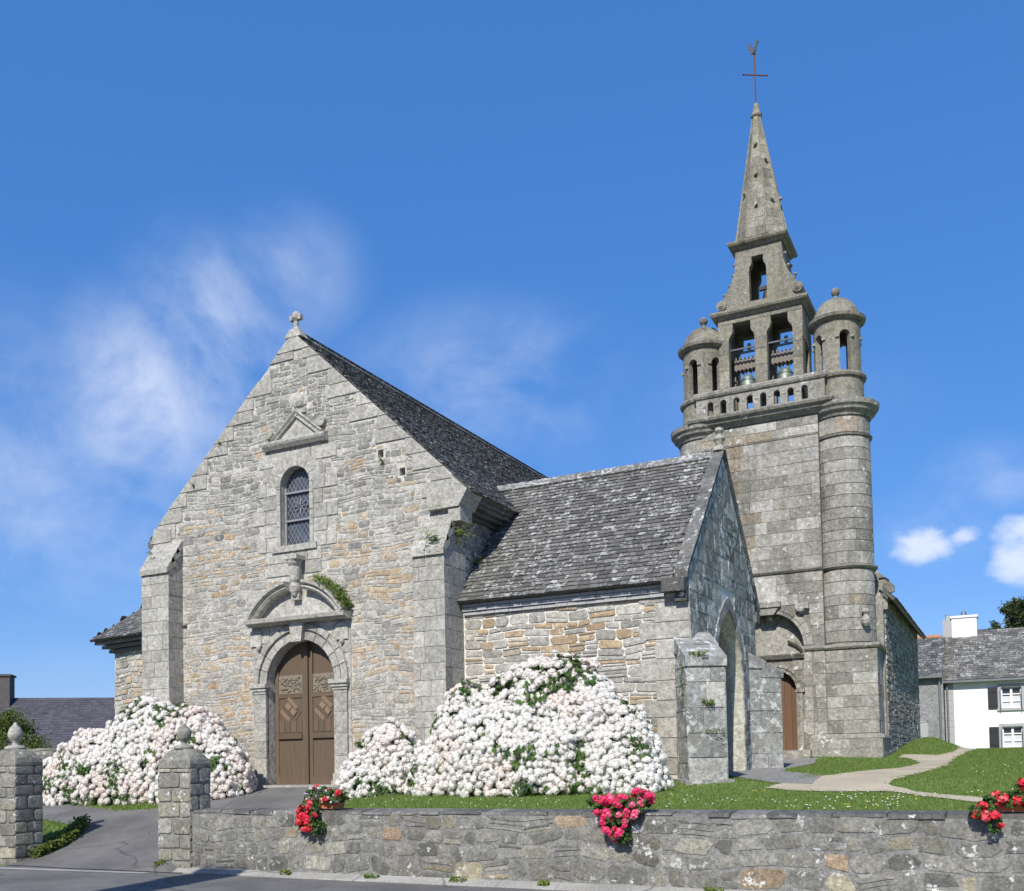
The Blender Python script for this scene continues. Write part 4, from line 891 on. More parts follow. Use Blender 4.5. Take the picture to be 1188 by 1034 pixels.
# belfry
BY0, BY1 = 27.30, 28.62
bf = MB()
def shoulder(x0, x1, t0, t1, z0, zs, zt): return [(x0, z0), (x1, z0), (x1, zs), (x1-.01, zs+.06), (t1+.07, zs+.12), (t1+.02, zs+.18), (t1, zs+.26), (t1, zt), (t0, zt), (t0, zs+.26), (t0-.02, zs+.18), (t0-.07, zs+.12), (x0+.01, zs+.06), (x0, zs)]
bh = [shoulder(-6.76, -6.04, -6.64, -6.14, 11.3, 13.34, 13.80), shoulder(-5.70, -5.0, -5.58, -5.12, 11.3, 13.34, 13.80)]
for y in (BY0, BY1-.24): bf.prism([(-7.05, 11.0), (-4.74, 11.0), (-4.74, 13.94), (-7.05, 13.94)], bh, PF(y), 0, -.24, (.4, .4, .5))
for x in (-7.05, -4.98): bf.box(x, x+.24, BY0+.241, BY1-.241, 13.0, 13.94, (.4, .4, .5)); bf.box(x, x+.24, BY0+.241, BY0+.38, 11, 12.999, (.5, .4, .5)); bf.box(x, x+.24, BY1-.38, BY1-.241, 11, 12.999, (.5, .4, .5))
bf.box(-6.02, -5.72, BY0+.241, BY1-.241, 13.4, 13.94, (.3, .4, .5))
belf = bf.build('belfry', M['belfry'], tower)
def boxes(mb, xs, zs, y, d, tone_=None):
    for x0, x1 in xs:
        for z0, z1 in zs: mb.block([(x0, z0), (x1, z0), (x1, z1), (x0, z1)], PF(y), d, (R.random(), R.random(), .5), .006)
bj = MB(); zs = [11.1, 11.55, 12.0, 12.5, 12.95, 13.3]; zs = [(a+.005, c-.005) for a, c in zip(zs, zs[1:])]
boxes(bj, [(-7.045, -6.765), (-6.035, -5.705), (-4.995, -4.745)], zs, BY0, .012)
for a, c in ((-7.045, -6.42), (-6.41, -5.88), (-5.87, -5.37), (-5.36, -4.745)): bj.block([(a, 13.81), (c, 13.81), (c, 13.935), (a, 13.935)], PF(BY0), .012, (R.random(), R.random(), .5), .006)
for x0_, x1_ in ((TX0, 0),): pass
ashlar(bj, BY0, BY1, 13.05, 13.92, PR(-4.742), (.27, .3), (.3, .5), .008, None, None, .012)
bj.build('corner_stones', M['belfry'], belf)
bc = MB(); C2 = [(-.05, 0), (.04, 0), (.08, .05), (.16, .09), (.19, .14), (.19, .20), (-.05, .27)]
def ringm(mb, x0, x1, y0, y1, z, prof, tone=(.4, .4, .5)):
    n = len(prof); cs = [(x0, y0, -1, -1), (x1, y0, 1, -1), (x1, y1, 1, 1), (x0, y1, -1, 1)]; vs = [(x+sx*d, y+sy*d, z+zz) for x, y, sx, sy in cs for d, zz in prof]
    fs = [(i*n+k, i*n+k+1, ((i+1) % 4)*n+k+1, ((i+1) % 4)*n+k) for i in range(4) for k in range(n-1)]; fs.append(tuple(i*n+n-1 for i in range(4))); fs.append(tuple(i*n for i in (3, 2, 1, 0)))
    mb.add(vs, fs, tone)
ringm(bc, -7.05, -4.74, BY0, BY1, 13.94, C2); ringm(bc, -6.50, -5.24, BY0, BY1-.1, 15.84, C2); bc.build('cornice', M['belfry'], belf)
us = MB()
Lc = [(-6.98, 14.2), (-6.96, 14.42), (-6.80, 14.66), (-6.64, 14.95), (-6.53, 15.3), (-6.50, 15.84)]; Rc = [(-5.24, 15.84), (-5.20, 15.35), (-5.10, 15.02), (-4.95, 14.75), (-4.80, 14.5), (-4.78, 14.2)]
uh = shoulder(-6.14, -5.66, -6.06, -5.74, 14.32, 15.16, 15.58)
us.prism([(-6.98, 14.2)]+Lc[1:]+Rc, [uh], PF(BY0), 0, -.24, (.4, .4, .5)); us.prism([(-6.98, 14.2)]+Lc[1:]+Rc, [uh], PF(BY1-.30), 0, -.24, (.4, .4, .5))
for pl in (Lc, Rc):
    for (xa, za), (xb, zb) in zip(pl, pl[1:]):
        inw = .2 if pl is Lc else -.2
        us.hexa([(xa, BY0+.24, za), (xa+inw, BY0+.24, za), (xa+inw, BY1-.31, za), (xa, BY1-.31, za), (xb, BY0+.24, zb), (xb+inw, BY0+.24, zb), (xb+inw, BY1-.31, zb), (xb, BY1-.31, zb)], (.4, .4, .5))
for x, z_ in ((-6.93, 14.36), (-4.82, 14.42)):
    us.tube([(x, BY0+.1, z_), (x, BY0-.07, z_)], .135, 16, (.5, .5, .5)); us.tube([(x, BY0, z_), (x, BY0-.10, z_)], .085, 14, (.3, .5, .5)); us.tube([(x, BY0, z_), (x, BY0-.125, z_)], .045, 10, (.7, .5, .5)); us.tube([(x, BY0+.1, z_), (x, BY1-.3, z_)], .13, 12, (.4, .4, .5))
for x, z_ in ((-6.86, 14.7), (-6.70, 14.92), (-6.60, 15.2), (-6.56, 15.5), (-4.90, 14.85), (-5.08, 15.15), (-5.16, 15.5)):
    us.lathe([(.02, -.05), (.06, 0), (.02, .05)], (x, BY0+.12, z_), 7, tone=(.7, .6, .5))
    us.lathe([(.02, -.05), (.06, 0), (.02, .05)], (x, BY1-.4, z_), 7, tone=(.7, .6, .5))
us.build('belfry_gable', M['belfry'], belf)
# spire
spm = MB(); SX, SY, SZ0, SZ1 = -5.87, 27.92, 16.10, 19.86
def spt(i, z, e=0):
    t = (z-SZ0)/(SZ1-SZ0); r = (.70*(1-t)+.105*t+e)/math.cos(math.pi/8); a = math.pi/8+i*math.pi/4; return (SX-.07*t+r*math.cos(a), SY+r*math.sin(a), z)
spm.add([spt(i, z, -.012) for z in (SZ0, SZ1) for i in range(8)], [(i, (i+1) % 8, 8+(i+1) % 8, 8+i) for i in range(8)]+[tuple(range(8, 16))], (.3, .3, .5))
spire = spm.build('spire', M['joint'], tower)
sb = MB()
for i in range(8):
    z = SZ0+.005
    while z < SZ1-.05:
        z1 = min(z+rnd(.20, .30), SZ1); w = 1-(z-SZ0)/(SZ1-SZ0); cut = [0, rnd(.35, .65), 1] if w > .45 and R.random() < .6 else [0, 1]
        P00, P10, P01, P11 = [Vector(spt(*q_)) for q_ in ((i, z+.004), (i+1, z+.004), (i, z1-.004), (i+1, z1-.004))]; nn = (P10-P00).cross(P01-P00).normalized()*.012
        for a, c in zip(cut, cut[1:]):
            g_ = .006/max(.05, (P10-P00).length); q4 = [P00.lerp(P10, a+g_), P00.lerp(P10, c-g_), P01.lerp(P11, c-g_), P01.lerp(P11, a+g_)]
            sb.add([tuple(p-nn) for p in q4]+[tuple(p) for p in q4], [(4, 5, 6, 7), (0, 1, 5, 4), (1, 2, 6, 5), (2, 3, 7, 6), (3, 0, 4, 7)], (R.random(), R.random(), R.random()))
        z = z1
    sb.tube([spt(i, SZ0, .0), spt(i, SZ1, .0)], [.035, .012], 6, (.6, .6, .5))
for i, z in ((5, 17.0), (6, 17.15), (5, 17.95), (6, 18.4), (4, 17.5), (7, 17.3), (5, 18.9)):
    p = (Vector(spt(i, z))+Vector(spt(i+1, z)))/2; n_ = (p-Vector((SX, SY, z))).normalized()
    sb.tube([p-n_*.03, p+n_*.035], .035, 7, (.0, .0, .5)); sb.tube([p+Vector((0, 0, .05))-n_*.03, p+Vector((0, 0, .05))+n_*.09], .05, 7, (.9, .9, .5))
sb.lathe([(.105, -.02), (.15, .02), (.17, .07), (.13, .12), (.11, .14), (.09, .34), (.05, .42)], (SX-.07, SY, SZ1), 12, tone=(.7, .6, .5)); sb.build('spire_stones', M['belfry'], spire)
wv = MB(); vx = SX-.075; wv.tube([(vx, SY, 20.1), (vx+.0, SY, 21.80)], .022, 6); a = .55
for s in (-1, 1): wv.tube([(vx, SY, 21.12), (vx+s*.33*math.cos(a), SY-s*.33*math.sin(a)*-1, 21.12)], .02, 6); wv.lathe([(.01, -.03), (.035, 0), (.01, .03)], (vx+s*.34*math.cos(a), SY+s*.34*math.sin(a), 21.12), 6)
wv.lathe([(.01, -.05), (.05, 0), (.01, .05)], (vx, SY, 21.74), 8); iron = wv.build('iron_cross', M['rust'], spire)
ck = MB()  # weathercock
body = [(-.20, .30), (-.13, .22), (-.02, .20), (.08, .26), (.11, .38), (.15, .43), (.20, .42), (.17, .48), (.12, .54), (.07, .50), (.04, .40), (-.04, .34), (-.10, .40), (-.14, .52), (-.20, .56), (-.24, .46), (-.26, .38)]
ck.prism(body, [], lambda u, v, d: (vx+u*.75+d*.3, SY+u*-.45+d, 21.58+v), -.035, .035, (.6, .5, .5)); ck.tube([(vx, SY, 21.72), (vx, SY, 21.84)], .02, 6); ck.build('weathercock', M['gold'], iron)
# turret lanterns
def lantern(cx_, angs):
    cy_ = 27.66; r = .61; b = MB(); b.lathe([(r+.04, 11.0), (r+.04, 11.66), (r+.10, 11.68), (r+.12, 11.74), (r+.10, 11.80), (r, 11.84)], (cx_, cy_, 0), 36, tone=(.5, .4, .5), cap=False)
    z0, zs, zt, w = 11.84, 12.78, 13.24, .145; n = 96; vs = []; fs = []
    def opening(a):
        for c in angs:
            d = abs((a-c+math.pi) % (2*math.pi)-math.pi)*r
            if d < w: return zs+math.sqrt(max(0, w*w-d*d))
        return None
    ed = sorted(set([2*math.pi*i/n for i in range(n)]+[(c+s*(w/r)*k) % (2*math.pi) for c in angs for s in (-1, 1) for k in (.9999, 1.0001, .97, .88)]))
    ed.append(ed[0]+2*math.pi)
    for a0, a1 in zip(ed, ed[1:]):
        o0, o1 = opening(a0), opening(a1); mid = opening((a0+a1)/2)
        if mid is None: segs = [(z0, z0, zt, zt)]
        else: segs = [((o0 or zs), (o1 or zs), zt, zt)]
        for lo0, lo1, hi0, hi1 in segs:
            pt = lambda a, rr, z: (cx_+rr*math.cos(a), cy_+rr*math.sin(a), z)
            b.add([pt(a0, r, lo0), pt(a1, r, lo1), pt(a1, r, hi1), pt(a0, r, hi0), pt(a0, r-.15, lo0), pt(a1, r-.15, lo1), pt(a1, r-.15, hi1), pt(a0, r-.15, hi0)], [(0, 1, 2, 3), (7, 6, 5, 4), (0, 4, 5, 1), (3, 2, 6, 7), (0, 3, 7, 4), (1, 5, 6, 2)], (.45, .45, .5))
    for c in angs:
        for s in (-1, 1):
            a = c+s*(w/r+.09); b.box(cx_+r*math.cos(a)-.05, cx_+r*math.cos(a)+.05, cy_+r*math.sin(a)-.05, cy_+r*math.sin(a)+.05, 12.72, 12.79, (.7, .6, .5))
    o = b.build('turret_lantern', M['belfry'], tower)
    d = MB(); d.lathe([(r-.14, 13.20), (r+.05, 13.22), (r+.13, 13.28), (r+.15, 13.36), (r+.08, 13.40), (r+.0, 13.44), (r-.04, 13.58), (r-.12, 13.74), (r-.25, 13.89), (r-.44, 13.98), (.07, 14.00), (.05, 14.08), (.11, 14.16), (.12, 14.23), (.07, 14.30), (.02, 14.33)], (cx_, cy_, 0), 36, tone=(.5, .5, .5)); d.build('dome', M['belfry'], o)
    f = MB(); f.lathe([(r, 11.80), (.02, 11.83)], (cx_, cy_, 0), 24, cap=False); f.build('lantern_floor', M['belfry'], o)
lantern(-3.90, [math.radians(a) for a in (-62, -134, 154, 82, 10)]); lantern(-7.56, [math.radians(a) for a in (-108, -42, 24, 96, 168)])
for bx in (-6.40, -5.36):
    b = MB(); prof = [(.02, .68), (.10, .67), (.17, .62), (.20, .52), (.22, .34), (.26, .16), (.32, .04), (.34, 0)]; b.lathe(prof, (bx, 27.95, 11.82), 28, cap=False); b.lathe([(r_-.03, z) for r_, z in prof[1:]], (bx, 27.95, 11.82), 28, cap=False); b.lathe([(.21, .50), (.225, .52), (.21, .54)], (bx, 27.95, 11.82), 28, cap=False)
    bell = b.build('bell', M['bronze'], tower, smooth=True)
    c = MB(); c.tube([(bx, 27.95, 12.4), (bx, 27.95, 11.8)], [.02, .035], 6); c.build('clapper', M['iron'], bell)
    w_ = MB(); w_.box(bx-.34, bx+.34, 27.82, 28.08, 12.66, 12.93, (.6, .5, .5))
    for k in range(6): w_.box(bx-.30+k*.11, bx-.27+k*.11, 27.80, 28.10, 12.62, 13.02, (.9, .5, .5))
    w_.tube([(bx-.12, 27.95, 12.68), (bx-.1, 27.95, 12.48)], .025, 5); w_.tube([(bx+.12, 27.95, 12.68), (bx+.1, 27.95, 12.48)], .025, 5); w_.build('headstock', M['beam'], bell)
    i_ = MB(); i_.tube([(bx-.37, 27.5, 13.12), (bx+.37, 27.5, 13.12)], .03, 6); i_.tube([(bx-.37, 28.1, 13.25), (bx+.37, 28.1, 13.25)], .035, 6); i_.box(bx-.0, bx+.09, 28.0, 28.05, 13.2, 13.45); i_.build('tie_bar', M['zinc'], belf)
b = MB(); b.lathe([(.02, .40), (.08, .36), (.11, .2), (.16, .02), (.17, 0)], (-5.80, 27.95, 14.45), 18); b.box(-6.0, -5.6, 27.9, 28.0, 14.86, 14.96); b.tube([(-5.76, 27.9, 14.9), (-5.70, 27.9, 15.4)], .03, 5); b.build('small_bell', M['iron'], belf)

# --- nave behind the tower
NXR, NXL, NY0, NY1, NE, NRZ = -3.0, -8.54, 28.4, 38.5, 6.10, 8.9
nv = MB(); nv.box(NXR-.6, NXR, NY0, NY1, 1.2, NE); nv.box(NXL, NXL+.6, NY0, NY1, 1.2, NE)
for y in (TYB+.02, NY1-.6): nv.prism([(NXL+.601, 1.2), (NXR-.601, 1.2), (NXR-.601, NE+.5), (-5.77, NRZ), (NXL+.601, NE+.5)], [], PB(y), 0, .59)
nave = nv.build('nave_wall', M['wallmortar'], church)
n2 = MB(); rubble(n2, NY0, NY1, 1.5, NE-.05, PR(NXR), (.12, .24), (.2, .6), .024, None, lambda x, z: (R.random(), rnd(0, .7) if R.random() < .8 else rnd(.75, .95), .5), .028, .02, .014); n2.build('rubble_facing', M['porch'], nave)
nr = MB(); k_ = (NRZ-NE)/(2.77); xe = NXR+.30; ze = NE-.30*k_
re = [(xe, NY0-.15, ze+.03), (xe, NY1+.2, ze+.03), (-5.77, NY1+.2, NRZ+.03), (-5.77, NY0-.15, NRZ+.03)]; le = [(NXL-.30, NY1+.2, ze+.03), (NXL-.30, NY0+.2, ze+.03), (-5.77, NY0+.2, NRZ+.03), (-5.77, NY1+.2, NRZ+.03)]
slab(nr, re, .09); slab(nr, le, .09); nro = nr.build('nave_roof', M['slate_dark'], church)
n3 = MB(); roof_face(n3, re, .2, (.2, .34)); n3.build('slates', M['slate_dark'], nro); n3 = MB(); roof_face(n3, le, .2, (.25, .4)); n3.build('slates', M['slate_dark'], nro)
n4 = MB(); n4.box(NXR-.35, NXR+.10, NY0-.12, NY0-.001, 5.55, 6.18, (.7, .5, .5)); n4.prism([(-3.55, 6.0), (-2.72, 6.0), (-2.72, 6.18), (-3.75, 7.25), (-3.95, 7.2)], [], PF(NY0), .14, 0, (.2, .3, .5)); n4.build('eaves_corbel', M['porch'], nave)
pk = MB(); pk.tube([(-3.05, 27.9, 6.32), (-2.88, 27.75, 6.30), (-2.80, 27.7, 6.22)], .03, 6); pk.build('drain_spout', M['iron'], tower)

# ================================================================== boundary wall and gate
WY = 11.5; WH = .97
bw = MB(); bw.box(-11.42, 12, WY, WY+.42, -.3, WH-.05)
wallo = bw.build('boundary_wall', M['wallmortar']); tag(wallo, 'low grey lichen spotted stone boundary wall running along the road', 'wall')
rw = MB(); rubble(rw, -11.42, 3.2, .06, WH-.06, PF(WY), (.14, .27), (.15, .42), .040, None, lambda x, z: (R.random(), rnd(0, .8) if R.random() < .94 else rnd(.86, 1), .5), .009, .035, .03, split=.35)
rubble(rw, -11.42, 2.5, .8, WH-.06, PB(WY+.42), (.11, .2), (.2, .5), .035, None, None, .014, .02, .02); rw.build('rubble_facing', M['wallstone'], wallo)
cpn = MB(); x = -11.40
while x < 12:
    x1 = min(x+rnd(.22, .6), 12); j = rnd(-.012, .010); f0 = WY-.012+rnd(-.016, .016); b0 = WH-.05+rnd(-.02, .012); t0 = WH+j-.012
    cpn.hexa([(x+.003, f0, b0), (x1-.003, f0+rnd(-.008, .008), b0+rnd(-.008, .008)), (x1-.003, WY+.45, b0), (x+.003, WY+.45, b0), (x+.01, f0+.02, t0), (x1-.01, f0+.02+rnd(-.006, .006), t0+rnd(-.008, .008)), (x1-.003, WY+.43, WH+.012), (x+.003, WY+.43, WH+.012)], (R.random(), R.random(), R.random())); x = x1
cpn.build('coping', M['coping'], wallo)
def pillar(x0, x1, y0, y1, z0, zs, zc, fin, label):
    o = empty('gate_pillar', ((x0+x1)/2, (y0+y1)/2, max(z0, 0))); tag(o, label, 'gate pillar', 'stone pillars of the gateway')
    b = MB(); b.box(x0+.02, x1-.02, y0+.02, y1-.02, z0, zs); cx_, cy_ = (x0+x1)/2, (y0+y1)/2
    b.build('core', M['wallmortar'], o); f = MB(); tn = lambda x, z: (R.random(), R.random(), R.random())
    def face(u0, u1, mp):
        z = z0+.02; k = 0
        while z < zs-.02:
            z1 = min(z+rnd(.17, .26), zs); k += 1; c = u0+(u1-u0)*(.55+.12*(k % 2)*2-.12)
            for a, c_ in ((u0, c), (c, u1)):
                j = lambda: rnd(-.012, .012); e = .035
                f.block([(a+.012+e, z+.012), (c_-.012-e, z+.012+j()), (c_-.012, z+e), (c_-.012+j(), z1-.012-e), (c_-.012-e, z1-.012), (a+.012+e, z1-.012+j()), (a+.012, z1-.012-e), (a+.012+j(), z+e)], mp, .020, tn(0, 0), .014, .004)
            z = z1
    face(x0, x1, PF(y0+.02)); face(y0, y1, PR(x1-.02)); face(x0, x1, PB(y1-.02)); face(y0, y1, PL(x0+.02))
    f.build('stone_courses', M['gatestone'], o)
    c = MB(); prof = [(1.0, 0), (1.01, .05), (.97, .11), (.88, .17), (.70, .225), (.48, .255), (.3, .265)]; hx, hy = (x1-x0)/2, (y1-y0)/2; n = 20; vs = []
    for s_, zz in prof:
        for i in range(n):
            a = 2*math.pi*(i+.5)/n; ca, sa = math.cos(a), math.sin(a); k = 1/max(abs(ca), abs(sa)); k = 1+(k-1)*(.9 if s_ > .9 else .5); vs.append((cx_+hx*s_*ca*k, cy_+hy*s_*sa*k, zs+zz*(zc-zs)/.265))
    c.add(vs, [(j*n+i, j*n+(i+1) % n, (j+1)*n+(i+1) % n, (j+1)*n+i) for j in range(len(prof)-1) for i in range(n)]+[tuple((len(prof)-1)*n+i for i in range(n))], (.3, .4, .5)); c.build('cap', M['gatestone'], o)
    d = MB(); d.lathe(fin, (cx_, cy_, zc-.02), 20, tone=(.6, .4, .5)); d.build('finial', M['gatestone'] if 'ball' in label else M['dressed'], o, smooth=True)
pillar(-12.12, -11.42, 11.46, 11.91, -.1, 1.62, 1.93, [(.14, 0), (.155, .03), (.13, .06), (.05, .08), (.045, .13), (.08, .15), (.108, .20), (.118, .26), (.105, .32), (.07, .36), (.04, .38), (.025, .42)], 'stone gate pillar with worn ball finial, joined to the boundary wall')
pillar(-16.25, -15.50, 11.46, 12.02, -.1, 1.72, 2.02, [(.17, 0), (.18, .04), (.14, .07), (.05, .09), (.045, .14), (.09, .18), (.128, .25), (.122, .32), (.085, .40), (.04, .45), (.02, .49)], 'stone gate pillar with pale pointed acorn finial at the left edge')
# low graveyard wall behind the left gate pillar
cw = MB(); cw.box(-40, -20.9, 20.0, 20.4, .5, 2.3); cwo = cw.build('graveyard_wall', M['wallmortar']); tag(cwo, 'low rubble wall behind the left hydrangea and gate pillar', 'wall')
c2 = MB(); rubble(c2, -32, -20.9, .8, 2.28, PF(20.0), (.12, .22), (.2, .5), .03, None, None, .02, .02, .015); c2.build('rubble_facing', M['wallstone'], cwo)

# ================================================================== ground sheets
def frange(a, b, s):
    n = int(round((b-a)/s)); return [a+(b-a)*i/n for i in range(n+1)]
xs = [-400, -200, -100, -60]+frange(-40, -22, 2)+frange(-21, 8, .25)+[9, 11, 14, 20, 40, 100, 300]
ys = [-300, -100, -30, -10, 0, 5, 9, 11]+[11.3, 11.45, 11.55, 11.62, 11.69, 11.76, 11.85, 11.95]+frange(12.2, 40, .25)+[42, 45, 50, 60, 80, 120, 250, 600, 1500]
g = MB(); nx = len(xs); g.add([(x, y, H(x, y)) for y in ys for x in xs], [(j*nx+i, j*nx+i+1, (j+1)*nx+i+1, (j+1)*nx+i) for j in range(len(ys)-1) for i in range(nx-1)])
tag(g.build('ground', M['grassground'], None, smooth=True), kind='structure')
def sheet(name, poly, mat, dz, step=.3, warp=0):
    P = []
    for i in range(len(poly)):
        a, b = Vector(poly[i]), Vector(poly[(i+1) % len(poly)]); n = max(1, int((b-a).length/step))
        for k in range(n):
            p = a.lerp(b, k/n)
            if warp: q_ = noise.noise_vector(Vector((p.x*1.7, p.y*1.7, 3))); p = p+Vector((q_.x, q_.y))*warp
            P.append(p)
    nb = len(P); ed = [(i, (i+1) % nb) for i in range(nb)]
    x0, x1 = min(p.x for p in P), max(p.x for p in P); y0, y1 = min(p.y for p in P), max(p.y for p in P); out_ = [(p.x, p.y) for p in P]
    x = x0+step/2
    while x < x1:
        y = y0+step/2
        while y < y1:
            if inpoly(out_, x, y): P.append(Vector((x, y)))
            y += step
        x += step
    v, e, f, *_ = delaunay_2d_cdt(P, ed, [], 1, 1e-5)
    b = MB(); b.add([(p.x, p.y, H(p.x, p.y)+dz) for p in v], [tuple(t) for t in f]); o = b.build(name, mat, None, smooth=True, recalc=False)
    me = o.data
    if me.polygons and me.polygons[0].normal.z < 0: me.flip_normals()
    return tag(o, kind='structure')
rd = MB(); rx = [-300, -60, -20]+frange(-18, 6, 1)+[20, 60, 300]; rd.add([(x, y, .004) for y in (-200, -6, 3, 8, 11.32) for x in rx], [(j*len(rx)+i, j*len(rx)+i+1, (j+1)*len(rx)+i+1, (j+1)*len(rx)+i) for j in range(4) for i in range(len(rx)-1)]); tag(rd.build('road', M['asphalt']), kind='structure')
DRIVEP = [(-15.48, 11.27), (-11.45, 11.27), (-11.44, 12.2), (-11.40, 12.22), (-10.7, 12.2), (-11.3, 14.9), (-12.3, 17.0), (-15.05, 17.0), (-15.0, 16.3), (-15.0, 15.6), (-15.3, 14.75), (-16.5, 14.55), (-17.5, 14.8), (-19.0, 15.15), (-22, 15.6), (-30, 16), (-30, 14.7), (-22, 14.4), (-18, 13.9), (-16.4, 13.35), (-15.6, 12.85), (-15.48, 12.2)]
sheet('driveway', DRIVEP, M['asphalt'], .016, .22, .05)
gu = MB(); x = -11.9
while x < 12:
    x1 = x+rnd(.8, 1.4); gu.hexa([(x, WY-.20+rnd(-.02, .02), -.02), (x1-.004, WY-.20+rnd(-.02, .02), -.02), (x1-.004, WY-.002, -.02), (x, WY-.002, -.02), (x, WY-.19, .02), (x1-.004, WY-.19, .02), (x1-.004, WY-.002, .075), (x, WY-.002, .075)], (R.random(), .5, .5)); x = x1
tag(gu.build('kerb', M['concrete']), kind='structure')
gt = MB(); gt.add([(-16.5, 10.75, .010), (-12.0, 11.05, .010), (-12.0, 11.22, .010), (-16.5, 10.95, .010)], [(0, 1, 2, 3)]); tag(gt.build('gutter_strip', M['concrete'], recalc=False), kind='structure')
PATH = [(-3.0, 15.44), (-3.6, 15.9), (-3.15, 17.76), (-2.74, 20.1), (-2.07, 21.9), (-1.89, 24.1), (-2.3, 26.6), (-2.66, 27.1), (-2.69, 28.45), (-2.2, 28.3), (-1.74, 28.2), (-1.53, 29.8), (-1.46, 32.1), (-1.6, 36), (-1.6, 46), (-.8, 46), (-.9, 36), (-1.0, 32), (-1.31, 26.9), (-1.25, 22.5), (-1.64, 17.8), (-1.77, 16.3), (-1.18, 15.1), (-.47, 14.3), (.4, 13.6), (.4, 13.15), (-.49, 13.8), (-1.01, 14.38), (-1.66, 15.25), (-2.2, 15.2)]
sheet('gravel_path', PATH, M['gravel'], .014, .16, .13)
sheet('paved_path', [(-9.6, 17.95), (-5.4, 17.95), (-5.4, 19.7), (-4.6, 18.3), (-4.2, 17.4), (-3.6, 16.6), (-2.9, 16.4), (-3.1, 18.6), (-4.2, 20.6), (-4.45, 22.0), (-4.3, 24.5), (-4.5, 26.3), (-6.6, 26.3), (-6.4, 24.0), (-5.2, 23.9), (-5.2, 22.4), (-9.6, 22.4)], M['flag'], .018, .25, .03)

# ================================================================== plants
def leafquad(mb, c, n, up, l, w, tone, fold=.25):
    s = n.cross(up)
    if s.length < 1e-4: s = n.cross(Vector((1, .3, .2)))
    s.normalize(); t = s.cross(n).normalized(); a = c-t*l*.5; b = c+t*l*.5; m = c+n*(l*.08)
    mb.add([a, m+s*w*.5+n*fold*w, b, m-s*w*.5+n*fold*w, m], [(0, 1, 4), (1, 2, 4), (2, 3, 4), (3, 0, 4)], tone)
def rdir():
    z = rnd(-1, 1); a = rnd(0, 6.283); r = math.sqrt(1-z*z); return Vector((r*math.cos(a), r*math.sin(a), z))
def flower_head(mb, c, r, out, t1, florets=46, petals=4, fs=.30):
    # ball of small four-petalled florets
    sq = Vector((1, 1, rnd(.75, .95)))
    base = MB_ball(c, r*.80)
    mb.add(base[0], base[1], (.25, t1, .5))
    for k in range(florets):
        z = 1-2*(k+.5)/florets; a = k*2.39996; q_ = math.sqrt(1-z*z); d = Vector((q_*math.cos(a), q_*math.sin(a), z))
        d = (d+Vector((rnd(-.15, .15), rnd(-.15, .15), rnd(-.15, .15)))).normalized()
        if d.dot(out) < -.45: continue
        p = c+Vector((d.x*sq.x, d.y*sq.y, d.z*sq.z))*r*rnd(.90, 1.06); f = r*fs*rnd(.85, 1.15); s = d.cross(Vector((.3, .2, .9))).normalized(); t = s.cross(d); a0 = rnd(0, 1.5); tn = (R.random(), t1, .5)
        for j in range(petals):
            a = a0+j*2*math.pi/petals; e = s*math.cos(a)+t*math.sin(a); e2 = s*math.cos(a+.62)+t*math.sin(a+.62); e3 = s*math.cos(a-.62)+t*math.sin(a-.62)
            mb.add([p, p+e3*f*.72+d*f*.12, p+e*f+d*f*rnd(-.1, .25), p+e2*f*.72+d*f*.12], [(0, 1, 2, 3)], tn)
def MB_ball(c, r):
    vs = []; fs = []
    rings, seg = 4, 7
    vs.append(c+Vector((0, 0, r)))
    for j in range(1, rings):
        a = math.pi*j/rings
        for i in range(seg): b = 2*math.pi*i/seg; vs.append(c+Vector((math.sin(a)*math.cos(b), math.sin(a)*math.sin(b), math.cos(a)))*r)
    vs.append(c-Vector((0, 0, r))); n = len(vs)-1
    for i in range(seg): fs.append((0, 1+i, 1+(i+1) % seg)); fs.append((n, 1+(rings-2)*seg+(i+1) % seg, 1+(rings-2)*seg+i))
    for j in range(rings-2):
        for i in range(seg): fs.append((1+j*seg+i, 1+(j+1)*seg+i, 1+(j+1)*seg+(i+1) % seg, 1+j*seg+(i+1) % seg))
    return vs, fs
